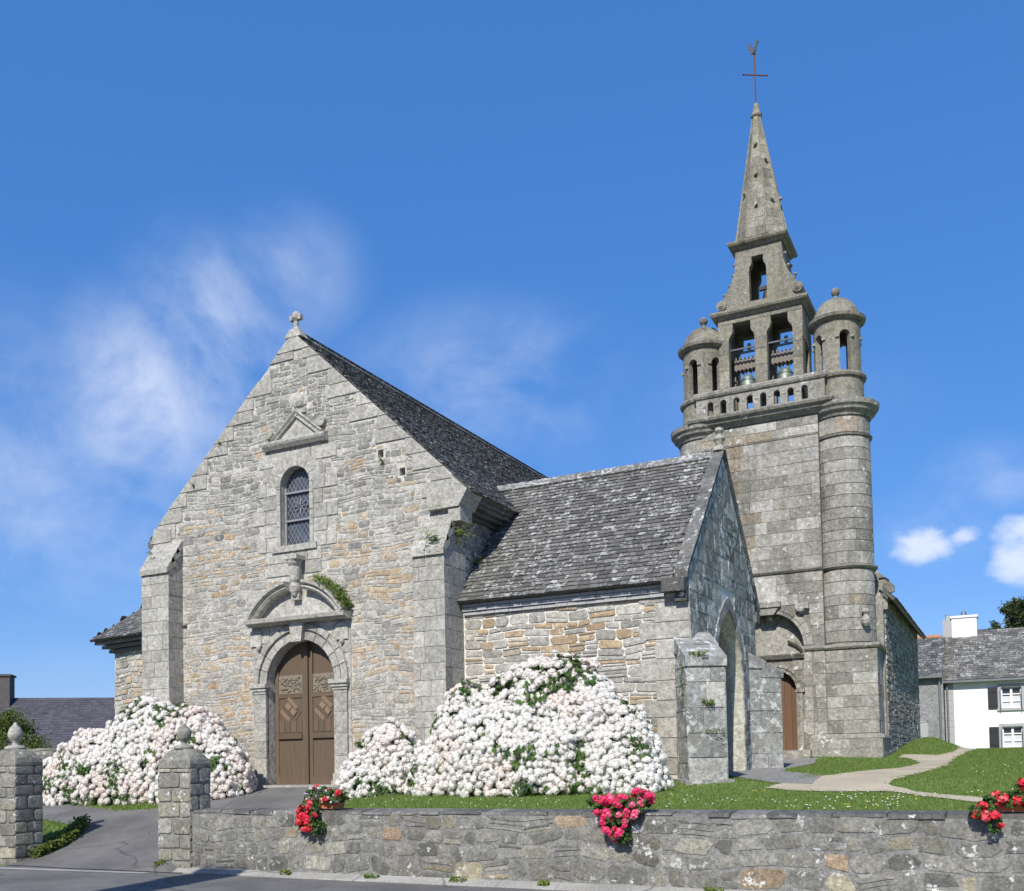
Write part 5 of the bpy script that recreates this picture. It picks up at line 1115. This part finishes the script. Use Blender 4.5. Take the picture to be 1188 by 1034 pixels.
def hydrangea(lobes, label, nheads, hr, seed, pinkness=.3):
    # lobes: (cx, cy, z base, rx, ry, rz) half ellipsoids whose union is the bush
    global R
    keep = R; R = random.Random(seed)
    cx = sum(l[0] for l in lobes)/len(lobes); cy = sum(l[1] for l in lobes)/len(lobes)
    root = empty('hydrangea_bush', (cx, cy, H(cx, cy))); tag(root, label, 'hydrangea', 'hydrangea bushes in white bloom')
    def surf():
        w = [l[3]*l[5] for l in lobes]; l = R.choices(lobes, w)[0]
        d = rdir(); d.z = abs(d.z)**.8*1.0 if R.random() < .9 else -abs(d.z)*.2
        if d.y > .35 and R.random() < .65: d.y = -d.y
        d.normalize(); bump = 1+.10*noise.noise(Vector((d.x*3+l[0], d.y*3, d.z*3)))+.05*noise.noise(Vector((d.x*8+l[0], d.y*8, d.z*8)))
        p = Vector((l[0]+d.x*l[3]*bump, l[1]+d.y*l[4]*bump, l[2]+d.z*l[5]*bump)); n = Vector((d.x/l[3], d.y/l[4], d.z/l[5])).normalized(); return p, n, l
    def inside(p, l, k):
        for m_ in lobes:
            if m_ is l: continue
            if ((p.x-m_[0])/m_[3])**2+((p.y-m_[1])/m_[4])**2+((p.z-m_[2])/m_[5])**2 < k: return True
        return False
    heads = []; tries = 0; cell = {}
    while len(heads) < nheads and tries < nheads*60:
        tries += 1; p, n, l = surf()
        gap = noise.noise(p*1.5+Vector((seed, 0, 0)))
        if gap > .36 and R.random() < .9: continue
        if inside(p, l, .86) or p.z < H(p.x, p.y)+hr*.75: continue
        r = hr*rnd(.72, 1.25); key = (int(p.x//.2), int(p.y//.2), int(p.z//.2)); bad = False
        for dx in (-1, 0, 1):
            for dy in (-1, 0, 1):
                for dz in (-1, 0, 1):
                    for q_, rr in cell.get((key[0]+dx, key[1]+dy, key[2]+dz), ()):
                        if (q_-p).length < (r+rr)*.66: bad = True; break
        if bad: continue
        cell.setdefault(key, []).append((p, r)); heads.append((p+n*(rnd(-.08, .04)+.10*noise.noise(p*4+Vector((3, seed, 1)))), r, n))
    # ones facing the road first
    heads.sort(key=lambda h_: -(-h_[2].y*1.0+h_[0].z*.15-h_[2].x*0)+0)
    kinds = []
    for k in range(6):
        b = MB(); flower_head(b, Vector((0, 0, 0)), 1.0, Vector((0, 0, 1)), [.1, .3, .5, .62, .75, .95][k], 30, 4, .40); kinds.append(b)
    def kind_of(p): 
        v = .5+noise.noise(p*1.1+Vector((0, seed, 5)))*.9+rnd(-.32, .32)+(pinkness-.3); return max(0, min(5, int(v*5.2)))
    rest = MB(); meshes = {}
    for i, (p, r, n) in enumerate(heads):
        k = kind_of(p); rot = n.to_track_quat('Z', 'Y') @ Matrix.Rotation(rnd(0, 6.28), 4, 'Z').to_quaternion(); sc_ = Vector((r, r, r*rnd(.78, .95)))
        if i < 100:
            if k not in meshes:
                o = kinds[k].build('flower_head', M['petal'], root, recalc=False); meshes[k] = o.data
            else: o = bpy.data.objects.new('flower_head', meshes[k]); COL.objects.link(o); o.parent = root; o.matrix_parent_inverse = root.matrix_basis.inverted()
            o.location = p; o.rotation_mode = 'QUATERNION'; o.rotation_quaternion = rot; o.scale = sc_
        else:
            mt = Matrix.LocRotScale(p, rot, sc_); b0 = len(rest.v); kb = kinds[k]; dt = rnd(-.25, .25)
            rest.v += [tuple(mt @ Vector(v)) for v in kb.v]; rest.f += [tuple(i_+b0 for i_ in f) for f in kb.f]; rest.t += [(max(0, min(1, t[0]+dt)), t[1], t[2]) for t in kb.t]; rest.fm += kb.fm
    if rest.v: tag(rest.build('flower_heads', M['petal'], root, recalc=False), kind='stuff')
    lv = MB()
    for k in range(int(nheads*4.5)):
        p, n, l = surf(); dp = rnd(.04, .30)
        if noise.noise(p*1.5+Vector((seed, 0, 0))) > .22: dp = rnd(-.07, .10)
        p = p-n*dp
        if p.z < H(p.x, p.y)+.04 or inside(p, l, .6): continue
        d = (n+rdir()*.7).normalized(); leafquad(lv, p, d, Vector((0, 0, -1))+rdir()*.6, rnd(.10, .17), rnd(.06, .10), (R.random(), R.random(), R.random()))
    lv.build('leaves', M['leaf'], root, recalc=False)
    sm = MB()
    for k in range(24):
        l = R.choice(lobes); a = rnd(0, 6.28); p0 = Vector((l[0]+rnd(-.3, .3), l[1]+rnd(-.2, .2), H(l[0], l[1])-.05)); p1 = Vector((l[0]+math.cos(a)*l[3]*.6, l[1]+math.sin(a)*l[4]*.6, l[2]+l[5]*rnd(.4, .75))); sm.tube([p0, p0.lerp(p1, .5)+Vector((0, 0, .15)), p1], [.018, .012, .006], 5)
    sm.build('stems', M['stem'], root)
    R = keep
hydrangea([(-7.25, 15.9, .95, 1.75, 1.05, 2.50), (-8.65, 15.8, .95, 1.05, 1.0, 2.05), (-6.0, 15.75, .95, .85, .8, 1.55), (-9.2, 15.4, .95, .65, .7, 1.05), (-7.7, 15.3, .95, 1.6, .8, 1.7), (-5.55, 15.45, .95, .50, .5, .75)], 'huge mound of white hydrangea against the porch wall', 2500, .070, 5, .32)
hydrangea([(-10.62, 15.75, .95, .80, .75, 1.42), (-10.98, 15.55, .95, .55, .55, 1.0), (-10.25, 15.6, .95, .45, .55, 1.1)], 'smaller white hydrangea to the right of the chapel door', 720, .066, 8, .34)
hydrangea([(-17.1, 16.0, .95, 1.5, .95, 2.16), (-15.85, 15.9, .95, 1.15, .85, 1.95), (-18.5, 15.8, .92, 1.35, .9, 1.60), (-14.92, 15.9, .95, .68, .6, 1.25), (-19.4, 15.6, .9, .75, .7, 1.1), (-17.5, 15.5, .9, 1.6, .6, 1.2)], 'wide pink tinged white hydrangea left of the chapel door', 2300, .071, 21, .42)

def tuft(loc, n, l, name, label, mat='fern', droop=.5, wid=.03, spread=1.0, out=Vector((0, -1, 0))):
    o = empty(name, loc); tag(o, label, 'wall plant', 'small plants rooted in the stonework'); b = MB(); L0 = Vector(loc)
    for k in range(n):
        d = (rdir()*spread+out*.6+Vector((0, 0, rnd(.1, .9)))).normalized(); ll = l*rnd(.5, 1.1); p = L0+rdir()*l*.12; pts = [p]
        for i in range(4): d = (d+Vector((0, 0, -droop*.25))).normalized(); p = p+d*ll/4; pts.append(p)
        for i in range(4):
            for s in (-1, 1): 
                sd = (pts[i+1]-pts[i]).cross(Vector((.1, .2, 1))); 
                if sd.length < 1e-4: sd = Vector((1, 0, 0))
                sd.normalize(); c = pts[i]+sd*s*wid*.7; leafquad(b, c, rdir()*.5+Vector((0, -.6, .6)), sd*s, wid*2.0*(1-i*.15), wid*.9, (R.random(), .5, .5))
    b.build('leaves', M[mat], o, recalc=False); return o
def matplant(loc, ext, n, name, label, lf=.035, mat='fern'):
    o = empty(name, loc); tag(o, label, 'wall plant', 'small plants rooted in the stonework'); b = MB()
    for k in range(n): p = Vector(loc)+Vector((rnd(-1, 1)*ext[0], rnd(-1, 1)*ext[1], rnd(-1, 1)*ext[2])); leafquad(b, p, (rdir()+Vector((0, -.8, .6))).normalized(), rdir(), lf*rnd(1, 2), lf, (R.random(), .5, .5))
    b.build('leaves', M[mat], o, recalc=False)
o = empty('ivy_plant', (-13.0, YF-.2, 5.4)); tag(o, 'green creeping plant growing along the curved hood over the chapel door', 'wall plant', 'small plants rooted in the stonework'); b = MB()
for k in range(650):
    t = rnd(0, 1)**.8; a = math.radians(72-42*t); r = 1.50+rnd(0, .14)*(1.3-abs(t-.5)); p = Vector((-13.67+r*math.cos(a)+rnd(-.04, .04), YF-rnd(.02, .34), 4.124+r*math.sin(a)+rnd(-.02, .08))); leafquad(b, p, (rdir()+Vector((0, -1, .5))).normalized(), rdir(), rnd(.04, .09), .035, (R.random(), .5, .5))
b.build('leaves', M['fern'], o, recalc=False)
tuft((-10.05, 16.60, 6.02), 26, .55, 'fern', 'green fern hanging on the slope of the right chapel buttress', wid=.028, spread=.5)
tuft((-9.74, 17.1, 6.2), 30, .45, 'fern', 'fern on the shaded side of the chapel corner under the eaves', wid=.03, out=Vector((1, -.3, 0)))
tuft((-9.80, 17.9, 5.75), 26, .45, 'fern', 'straggling fern low on the shaded side wall above the porch roof', wid=.03, out=Vector((1, -.3, -.4)))
tuft((-12.62, 16.98, 6.85), 16, .34, 'dry_grass_tuft', 'thin dark tuft growing beside the leaded window', wid=.012, spread=.8)
tuft((-16.72, 16.95, 8.15), 9, .16, 'fern', 'tiny fern high on the left gable slope', wid=.018)
tuft((-11.5, 16.95, 7.92), 10, .15, 'fern', 'small fern below the dark hole right of the window', wid=.02)
tuft((-15.92, 16.95, 9.0), 8, .12, 'fern', 'very small fern on the upper left gable edge', wid=.016)
matplant((-14.45, 16.82, 8.83), (.12, .06, .12), 60, 'moss_clump', 'yellowish moss on the left end of the window pediment', .02)
matplant((-17.75, 16.60, 6.62), (.08, .05, .05), 40, 'moss_clump', 'green weed on the top of the left buttress', .025)
matplant((-10.2, 16.75, 6.72), (.28, .08, .02), 50, 'moss_clump', 'line of moss on a ledge of the right buttress', .018)
matplant((-4.80, 16.66, 3.42), (.16, .08, .04), 110, 'wall_weed', 'weed on the sloping top of the near porch buttress', .03)
matplant((-4.66, 16.70, 2.58), (.10, .06, .05), 100, 'wall_weed', 'weed tuft halfway up the near porch buttress', .028)
matplant((-4.70, 16.68, 2.08), (.28, .14, .035), 110, 'wall_weed', 'thin line of weeds in a low joint of the near porch buttress', .02)
matplant((-5.12, 16.72, 2.9), (.05, .06, .40), 120, 'wall_weed', 'weeds climbing the left side of the near porch buttress', .026)
matplant((-4.98, 23.30, 2.65), (.06, .06, .10), 60, 'wall_weed', 'small weed on the far porch buttress', .025)
matplant((-11.95, 11.40, .10), (.13, .08, .07), 150, 'wall_weed', 'bright green weed at the foot of the right gate pillar', .035, 'shrubleaf')
for x in (-9.4, -8.1, -6.6, -5.35, -3.2, -1.4): matplant((x+rnd(-.1, .1), 11.40, .07), (rnd(.05, .14), .05, .03), 60, 'wall_weed', {-9.4: 'low weed at the wall foot below the left planter', -8.1: 'low weed at the wall foot, second from the gate', -6.6: 'low weed at the wall foot below the big hydrangea', -5.35: 'low weed at the wall foot left of the middle planter', -3.2: 'low weed at the wall foot right of the middle planter', -1.4: 'low weed at the wall foot near the right planter'}[x], .03)
vp = empty('verge_plants', (-15.2, 12.7, .4)); tag(vp, 'leafy green weeds along the drive beside the left gate pillar', 'weeds', 'plants at the gateway'); b = MB()
for k in range(900):
    t = R.random(); p = Vector((-15.42-.75*t*t+rnd(-.12, .12), 11.75+1.7*t+rnd(-.12, .12), 0)); p.z = H(p.x, p.y)+rnd(.01, .20); leafquad(b, p, (rdir()+Vector((.3, -.6, .8))).normalized(), rdir(), rnd(.05, .10), .05, (R.random(), .5, .5))
b.build('leaves', M['shrubleaf'], vp, recalc=False)
pot_seed = 0
def planter(cx_, w, fl, label, hang, seed, white=0):
    global R
    keep = R; R = random.Random(seed); o = empty('flower_planter', (cx_, WY+.16, WH+.02)); tag(o, label, 'planter', 'flower planters on the boundary wall')
    b = MB(); y0, y1, z0 = WY+.05, WY+.25, WH+.022; e = .02
    outer = [(cx_-w/2, y0), (cx_+w/2, y0), (cx_+w/2, y1), (cx_-w/2, y1)]
    b.hexa([(x, y, z0) for x, y in [(cx_-w/2+e, y0+e), (cx_+w/2-e, y0+e), (cx_+w/2-e, y1-e), (cx_-w/2+e, y1-e)]]+[(x, y, z0+.13) for x, y in outer]); b.box(cx_-w/2-.012, cx_+w/2+.012, y0-.012, y1+.012, z0+.131, z0+.155); b.build('trough', M['terra'], o)
    lv = MB(); F = MB(); Wt = MB()
    for (dx, dz, rx, rz, n_, nf) in hang:
        for k in range(int(n_*1.35)): d = rdir(); p = Vector((cx_+dx+d.x*rx, WY-.02-abs(rnd(0, .14))+(.16 if dz > .05 else 0)+d.y*.08, WH+dz+d.z*rz)); leafquad(lv, p, (rdir()+Vector((0, -.9, .5))).normalized(), rdir(), rnd(.035, .07), .045, (R.random()*.6, .5, .5))
        for k in range(nf):
            d = rdir(); p = Vector((cx_+dx+d.x*rx*.95, WY-.10-rnd(0, .10)+(.16 if dz > .05 else 0), WH+dz+d.z*rz*.95)); wh = R.random() < (white if dz > .1 else 0)
            flower_head(Wt if wh else F, p, rnd(.030, .052) if not wh else rnd(.016, .026), Vector((0, -1, .2)).normalized(), R.random(), 12, 5, .55)
    lv.build('leaves', M['leaf'], o, recalc=False); F.build('blossoms', M[fl], o, recalc=False)
    if Wt.v: Wt.build('white_blossoms', M['whitepetal'], o, recalc=False)
    R = keep
planter(-8.90, .44, 'red', 'terracotta trough of trailing red geraniums and small white petunias, left on the wall', [(-.17, -.02, .16, .17, 160, 16), (-.22, -.20, .15, .09, 90, 9), (.0, -.24, .07, .10, 90, 0), (-.10, .22, .24, .11, 260, 24), (.16, .20, .16, .10, 200, 20)], 31, .7)
planter(-4.33, .26, 'pink', 'trough of bright pink geraniums spilling over the middle of the wall', [(0, .05, .30, .15, 340, 34), (.24, .16, .14, .11, 120, 13), (-.04, -.14, .16, .14, 190, 15), (.03, -.30, .10, .07, 110, 3), (-.30, .12, .16, .08, 90, 8)], 32)
planter(.10, .62, 'red', 'terracotta trough of coral red geraniums at the right end of the wall', [(-.10, .15, .30, .07, 260, 16), (.12, .28, .22, .08, 200, 13), (-.42, .03, .12, .07, 90, 6), (-.30, -.08, .06, .10, 60, 2), (.3, .2, .2, .1, 120, 9)], 33)
# grass blades and little flowers
gb = MB(); RG = random.Random(77)
def grassok(x, y):
    if inpoly(DRIVEP, x, y) or inpoly(PATH, x, y): return False
    if -9.9 < x < -5.2 and y > 17.1: return False
    if x < -9.8 and y > 16.9: return False
    if -5.4 < x < -3.4 and 16.7 < y < 26.4 and inpoly([(-5.4, 19.7), (-4.6, 18.3), (-4.2, 17.4), (-3.6, 16.6), (-2.9, 16.4), (-3.1, 18.6), (-4.2, 20.6), (-4.45, 22.0), (-4.3, 24.5), (-4.5, 26.3), (-6.6, 26.3)], x, y): return False
    if -8 < x < -2.95 and y > 26.8: return False
    return True
def blades(n, x0, x1, y0, y1, hmin, hmax):
    for _ in range(n):
        x, y = RG.uniform(x0, x1), RG.uniform(y0, y1)
        if not grassok(x+RG.gauss(0, .07), y+RG.gauss(0, .07)): continue
        z = H(x, y)
        for k in range(3):
            a = RG.uniform(0, 6.28); hh = RG.uniform(hmin, hmax); w = RG.uniform(.005, .010)*(1+y*.02); dx, dy = math.cos(a)*w, math.sin(a)*w; px_, py_ = x+RG.uniform(-.03, .03), y+RG.uniform(-.03, .03); lx, ly = RG.uniform(-.5, .5)*hh, RG.uniform(-.5, .5)*hh
            gb.add([(px_-dx, py_-dy, z-.005), (px_+dx, py_+dy, z-.005), (px_+lx, py_+ly, z+hh)], [(0, 1, 2)], (RG.random(), RG.random(), .5))
blades(16000, -11.0, 2.2, 11.95, 15.2, .02, .042)
blades(8000, -5.4, 2.2, 15.2, 19, .02, .045)
blades(11000, -5.0, 3.0, 19, 27, .022, .05)
blades(14000, -3.0, 4.0, 27, 35, .025, .06)
blades(7000, -21, -12.5, 14.4, 16.3, .03, .06); blades(1800, -18.5, -15.4, 11.6, 13.9, .03, .08)
tag(gb.build('grass', M['grass'], recalc=False), 'short green lawn grass around the church', 'grass', kind='stuff')
for nm, mt, rg, lab in (('daisies', 'daisy', [(160, -11, .2, 12.1, 14.6), (120, -3.6, .3, 12.4, 15.2), (60, -1.6, 2, 15, 22), (50, -20, -14.9, 14.8, 15.6)], 'tiny white daisies scattered in the lawn'), ('dandelions', 'dandelion', [(26, -1.9, -.3, 12.4, 14.6), (14, -5.0, -3.0, 13, 16)], 'tiny yellow dandelions in the lawn by the thin path')):
    b = MB()
    for n_, x0, x1, y0, y1 in rg:
        for _ in range(n_):
            x, y = RG.uniform(x0, x1), RG.uniform(y0, y1)
            if noise.noise(Vector((x*.8, y*.8, 9))) < -.05: continue
            if grassok(x, y): r = RG.uniform(.009, .016); b.lathe([(r*.3, 0), (r, .004), (r*.3, .010)], (x, y, H(x, y)+RG.uniform(.05, .07)), 6)
    tag(b.build(nm, M[mt], recalc=False), lab, nm, kind='stuff')

# ================================================================== houses
def win(par, xc, zc, w, hgt, y, blue=True):
    f = MB(); e = .13
    f.box(xc-w/2-e, xc+w/2+e, y-.05, y+.1, zc+hgt/2, zc+hgt/2+e, (.5, .5, .5)); f.box(xc-w/2-e-.04, xc+w/2+e+.04, y-.09, y+.1, zc-hgt/2-.10, zc-hgt/2, (.5, .5, .5))
    for s in (-1, 1): f.box(xc+s*(w/2+e/2)-e/2, xc+s*(w/2+e/2)+e/2, y-.05, y+.1, zc-hgt/2, zc+hgt/2, (.6, .5, .5))
    wo = f.build('window', M['trim'], par); p = MB(); p.box(xc-w/2, xc+w/2, y+.14, y+.16, zc-hgt/2, zc+hgt/2); p.build('pane', M['pane'], wo)
    c = MB(); c.box(xc-w/2+.05, xc+w/2-.05, y+.145-.008, y+.14-.002, zc-hgt/2+.03, zc+hgt*.08); c.build('curtain', M['lace'], wo)
    b = MB(); t = .045
    for s in (-1, 1):
        xm = xc+s*w/4
        for q_ in (-1, 1): b.box(xm+q_*(w/4-t/2)-t/2, xm+q_*(w/4-t/2)+t/2, y+.08, y+.13, zc-hgt/2, zc+hgt/2)
        for zz in (zc-hgt/2+.03, zc-hgt/6, zc+hgt/6, zc+hgt/2-.03): b.box(xm-w/4+t, xm+w/4-t, y+.085, y+.125, zz-.025, zz+.025)
    b.build('window_frame', M['paint'], wo)
    return wo
HY = 48.0
hs_ = empty('white_house', (3, HY, 1.6)); tag(hs_, 'white rendered house with lichen spotted slate roof at the right edge', 'house')
b = MB(); wins = [(-.02, 4.02, .78, .92), (-.02, 2.30, .78, .92), (3.2, 4.02, .78, .92), (3.2, 2.30, .78, .92), (6.5, 4.02, .78, .92), (6.5, 2.3, .78, .92)]
b.prism([(-2.62, 1.0), (9.5, 1.0), (9.5, 4.9), (-2.62, 4.9)], [[(x-w/2, z-h_/2), (x+w/2, z-h_/2), (x+w/2, z+h_/2), (x-w/2, z+h_/2)] for x, z, w, h_ in wins], PF(HY), 0, -.35)
for xg in (-2.62, 9.15): b.prism([(HY+.351, 1.0), (HY+7, 1.0), (HY+7, 4.9), (HY+3.6, 7.3), (HY+.351, 4.95)], [], PR(xg), .35, 0)
b.box(-2.27, 9.15, HY+6.65, HY+7, 1, 4.9); b.build('wall', M['white'], hs_)
q_ = MB(); z = 1.3
while z < 4.85: z1 = min(z+.3, 4.86); q_.box(-2.66, -2.30, HY-.02, HY+.2, z+.006, z1-.006, (R.random(), .5, .5)); z = z1
q_.build('corner_quoins', M['trim'], hs_)
for x, z, w, h_ in wins:
    wo = win(hs_, x, z, w, h_, HY)
    for s in (-1, 1):
        sh = MB(); xa = x+s*(w/2+.13+(.20 if s < 0 else .20)); sh.box(xa-.19, xa+.19, HY-.075, HY-.035, z-h_/2, z+h_/2)
        for zz in (-.3, .3): sh.box(xa-.19, xa+.19, HY-.095, HY-.074, z+zz-.04, z+zz+.04)
        sh.build('shutter', M['shutter'], wo)
        s2 = MB(); xb = x+s*(w/2+.02); s2.box(xb-.012, xb+.012, HY-.30, HY-.0, z-h_/2, z+h_/2); s2.build('open_shutter', M['shutter_blue'], wo)
b = MB(); fr = [(-2.75, HY-.25, 4.88), (9.7, HY-.25, 4.88), (9.7, HY+3.5, 7.42), (-2.75, HY+3.5, 7.42)]; bk = [(9.7, HY+7.25, 4.88), (-2.75, HY+7.25, 4.88), (-2.75, HY+3.5, 7.42), (9.7, HY+3.5, 7.42)]
slab(b, fr, .08); slab(b, bk, .08); ro = b.build('roof', M['slate'], hs_); b = MB(); roof_face(b, fr, .2, (.18, .34), lift=.03); roof_face(b, bk, .3, (.3, .5)); b.build('slates', M['slate'], ro)
b = MB(); b.box(-2.75, 9.7, HY-.36, HY-.25, 4.76, 4.85); b.tube([(-2.55, HY-.12, 4.8), (-2.55, HY-.12, 1.5)], .045, 8); b.build('gutter', M['zinc'], hs_)
b = MB(); b.box(-2.42, -1.35, HY+3.0, HY+3.9, 6.6, 8.02); b.box(-2.48, -1.29, HY+2.94, HY+3.96, 8.021, 8.12); ch = b.build('chimney', M['white'], ro)
b = MB(); b.box(-2.82, -2.421, HY+3.05, HY+3.85, 6.3, 7.98); b.lathe([(.12, 0), (.10, .22), (.12, .24)], (-2.6, HY+3.4, 8.0), 10); b.build('chimney_side', M['trim'], ch)
b = MB(); b.lathe([(.13, 0), (.11, .2), (.13, .22)], (-1.9, HY+3.4, 8.12), 10); b.build('chimney_pot', M['zinc'], ch)
an = empty('grey_annexe', (-4, HY, 1.6)); tag(an, 'grey rendered lower building with dark slate roof joined left of the white house', 'house')
b = MB(); b.box(-6.5, -2.70, HY-.35, HY+5, 1.0, 5.08); b.build('wall', M['grey_render'], an)
b = MB(); b.box(-3.72, -3.40, HY-.40, HY-.35, 1.3, 3.05); b.box(-3.40, -3.36, HY-.42, HY-.34, 1.3, 3.1); b.box(-3.76, -3.36, HY-.42, HY-.34, 3.05, 3.1); b.build('door_frame', M['trim'], an)
b = MB(); fr = [(-6.6, HY-.6, 5.08), (-2.70, HY-.6, 5.08), (-2.70, HY+2.3, 7.12), (-6.6, HY+2.3, 7.12)]; slab(b, fr, .08); slab(b, [(-2.7, HY+5.2, 5.08), (-6.6, HY+5.2, 5.08), (-6.6, HY+2.3, 7.12), (-2.7, HY+2.3, 7.12)], .08); ro = b.build('roof', M['slate_dark'], an)
b = MB(); roof_face(b, fr, .22, (.22, .3)); b.build('slates', M['slate_dark'], ro)
b = MB(); x = -6.6
while x < -2.95: b.tube([(x, HY+2.3, 7.12), (x+.33, HY+2.3, 7.12)], .11, 10, (R.random(), .5, .5)); x += .34
b.build('ridge_tiles', M['terra_ridge'], ro); b = MB(); b.box(-6.5, -2.70, HY-.7, HY-.6, 5.0, 5.08); b.tube([(-2.84, HY-.45, 5.0), (-2.84, HY-.45, 1.5)], .05, 8); b.build('gutter', M['zinc'], an)
fh = empty('long_roofed_building', (-65.4, 48.1, .9)); tag(fh, 'long low building with dull dark slate roof behind the left hydrangea', 'building')
b = MB(); b.box(-84, -38, 43.8, 52.4, .5, 2.6); b.build('wall', M['grey_render'], fh)
b = MB(); fr = [(-84, 43.4, 2.2), (-38, 43.4, 2.2), (-38, 48.1, 7.0), (-84, 48.1, 7.0)]; slab(b, fr, .1); slab(b, [(-38, 52.8, 2.2), (-84, 52.8, 2.2), (-84, 48.1, 7.0), (-38, 48.1, 7.0)], .1); ro = b.build('roof', M['slate_far'], fh)
b = MB(); roof_face(b, [(-76, 43.4, 2.2), (-38, 43.4, 2.2), (-38, 48.1, 7.0), (-76, 48.1, 7.0)], .26, (.3, .5)); b.build('slates', M['slate_far'], ro)
b = MB(); b.box(-70, -65.4, 47.4, 48.8, 5.5, 8.6); b.box(-70.1, -65.3, 47.3, 48.9, 8.6, 8.75); b.build('chimney', M['chim_far'], ro)
b = MB(); b.box(-63.1, -62.7, 46.9, 47.2, 5.65, 5.9, (.5, .5, .5)); b.build('roof_light', M['pane'], ro)
fh.rotation_euler = (0, 0, math.radians(40))
# unseen cottage added behind the viewer: its chimney casts the shadow by the gate
ct = empty('shadow_cottage', (-13, 0, 0)); tag(ct, 'unseen white cottage with slate roof, added to cast the chimney shadow by the gate', 'house')
b = MB(); b.box(-18, -8, -1.6, 3.6, 0, 4.4)
for xg in (-17.7, -8): b.prism([(-1.6, 4.4), (3.6, 4.4), (1.0, 6.45)], [], PR(xg), -.001, -.3)
b.build('wall', M['white'], ct); b = MB(); fr = [(-18.2, 3.85, 4.2), (-7.8, 3.85, 4.2), (-7.8, 1.0, 6.55), (-18.2, 1.0, 6.55)]; bk = [(-7.8, -1.85, 4.2), (-18.2, -1.85, 4.2), (-18.2, 1.0, 6.55), (-7.8, 1.0, 6.55)]
slab(b, fr, .1); slab(b, bk, .1); ro = b.build('roof', M['slate'], ct); b = MB(); roof_face(b, fr, .24, (.2, .34)); roof_face(b, bk, .3, (.3, .5)); b.build('slates', M['slate'], ro)
b = MB(); b.box(-9.95, -9.2, .6, 1.4, 6.0, 8.75); b.box(-10.03, -9.12, .52, 1.48, 8.75, 8.87); b.build('chimney', M['white'], ro)
win(ct, -10, 2.4, .9, 1.2, 0, True) if 0 else None
# trees
def tree(loc, label, blobs, leaf, n, ls, trunk_r, cat='tree', name='tree'):
    o = empty(name, loc); tag(o, label, cat); b = MB(); L0 = Vector(loc)
    top = Vector((blobs[0][0], blobs[0][1], blobs[0][2])); b.tube([L0-Vector((0, 0, .3)), L0.lerp(top, .4)+Vector((.1, 0, 0)), top], [trunk_r, trunk_r*.7, trunk_r*.3], 9)
    for x, y, z, r, rz in blobs[1:]: p = L0.lerp(top, rnd(.3, .7)); b.tube([p, p.lerp(Vector((x, y, z)), .5)+Vector((0, 0, .2)), (x, y, z)], [trunk_r*.4, trunk_r*.25, .03], 6)
    b.build('trunk', M['stem'], o); c = MB(); tot = sum(q_[3]**2 for q_ in blobs)
    for x, y, z, r, rz in blobs:
        cl = [(rdir(), rnd(.16, .34)) for _ in range(int(16+r*8))]
        for _ in range(int(n*r*r/tot)):
            d, cr_ = R.choice(cl); p = Vector((x, y, z))+Vector((d.x*r, d.y*r, d.z*rz))*rnd(.72, .98)+rdir()*r*cr_*rnd(.2, 1.0)
            leafquad(c, p, (rdir()+Vector((0, -.2, .5))).normalized(), rdir(), ls*rnd(.7, 1.5), ls*.6, (R.random(), .5, .5))
    c.build('crown', M[leaf], o, recalc=False); return o
tree((1.6, 62, 1.6), 'dark green tree rising behind the white house roof', [(1.4, 62, 8.7, 1.8, 1.8), (.1, 62, 8.2, 1.3, 1.2), (2.6, 62.5, 9.1, 1.8, 1.6), (4.4, 62, 8.6, 2.2, 2.0), (-1.15, 62, 8.0, .5, .7), (.4, 61, 9.3, .9, .8), (2.2, 62, 7.4, 2.2, 1.6)], 'treeleaf', 30000, .15, .35)
tree((-32, 22, .95), 'bright green leafy shrub behind the left gate pillar', [(-31.5, 22.5, 2.6, 1.5, 1.2), (-30, 22.2, 2.0, 1.3, .9), (-33.2, 22.6, 2.8, 1.5, 1.2), (-29.4, 22.8, 1.7, 1.0, .8), (-27.9, 23.6, 2.0, .9, .75)], 'shrubleaf', 16000, .09, .10, 'shrub', 'shrub')
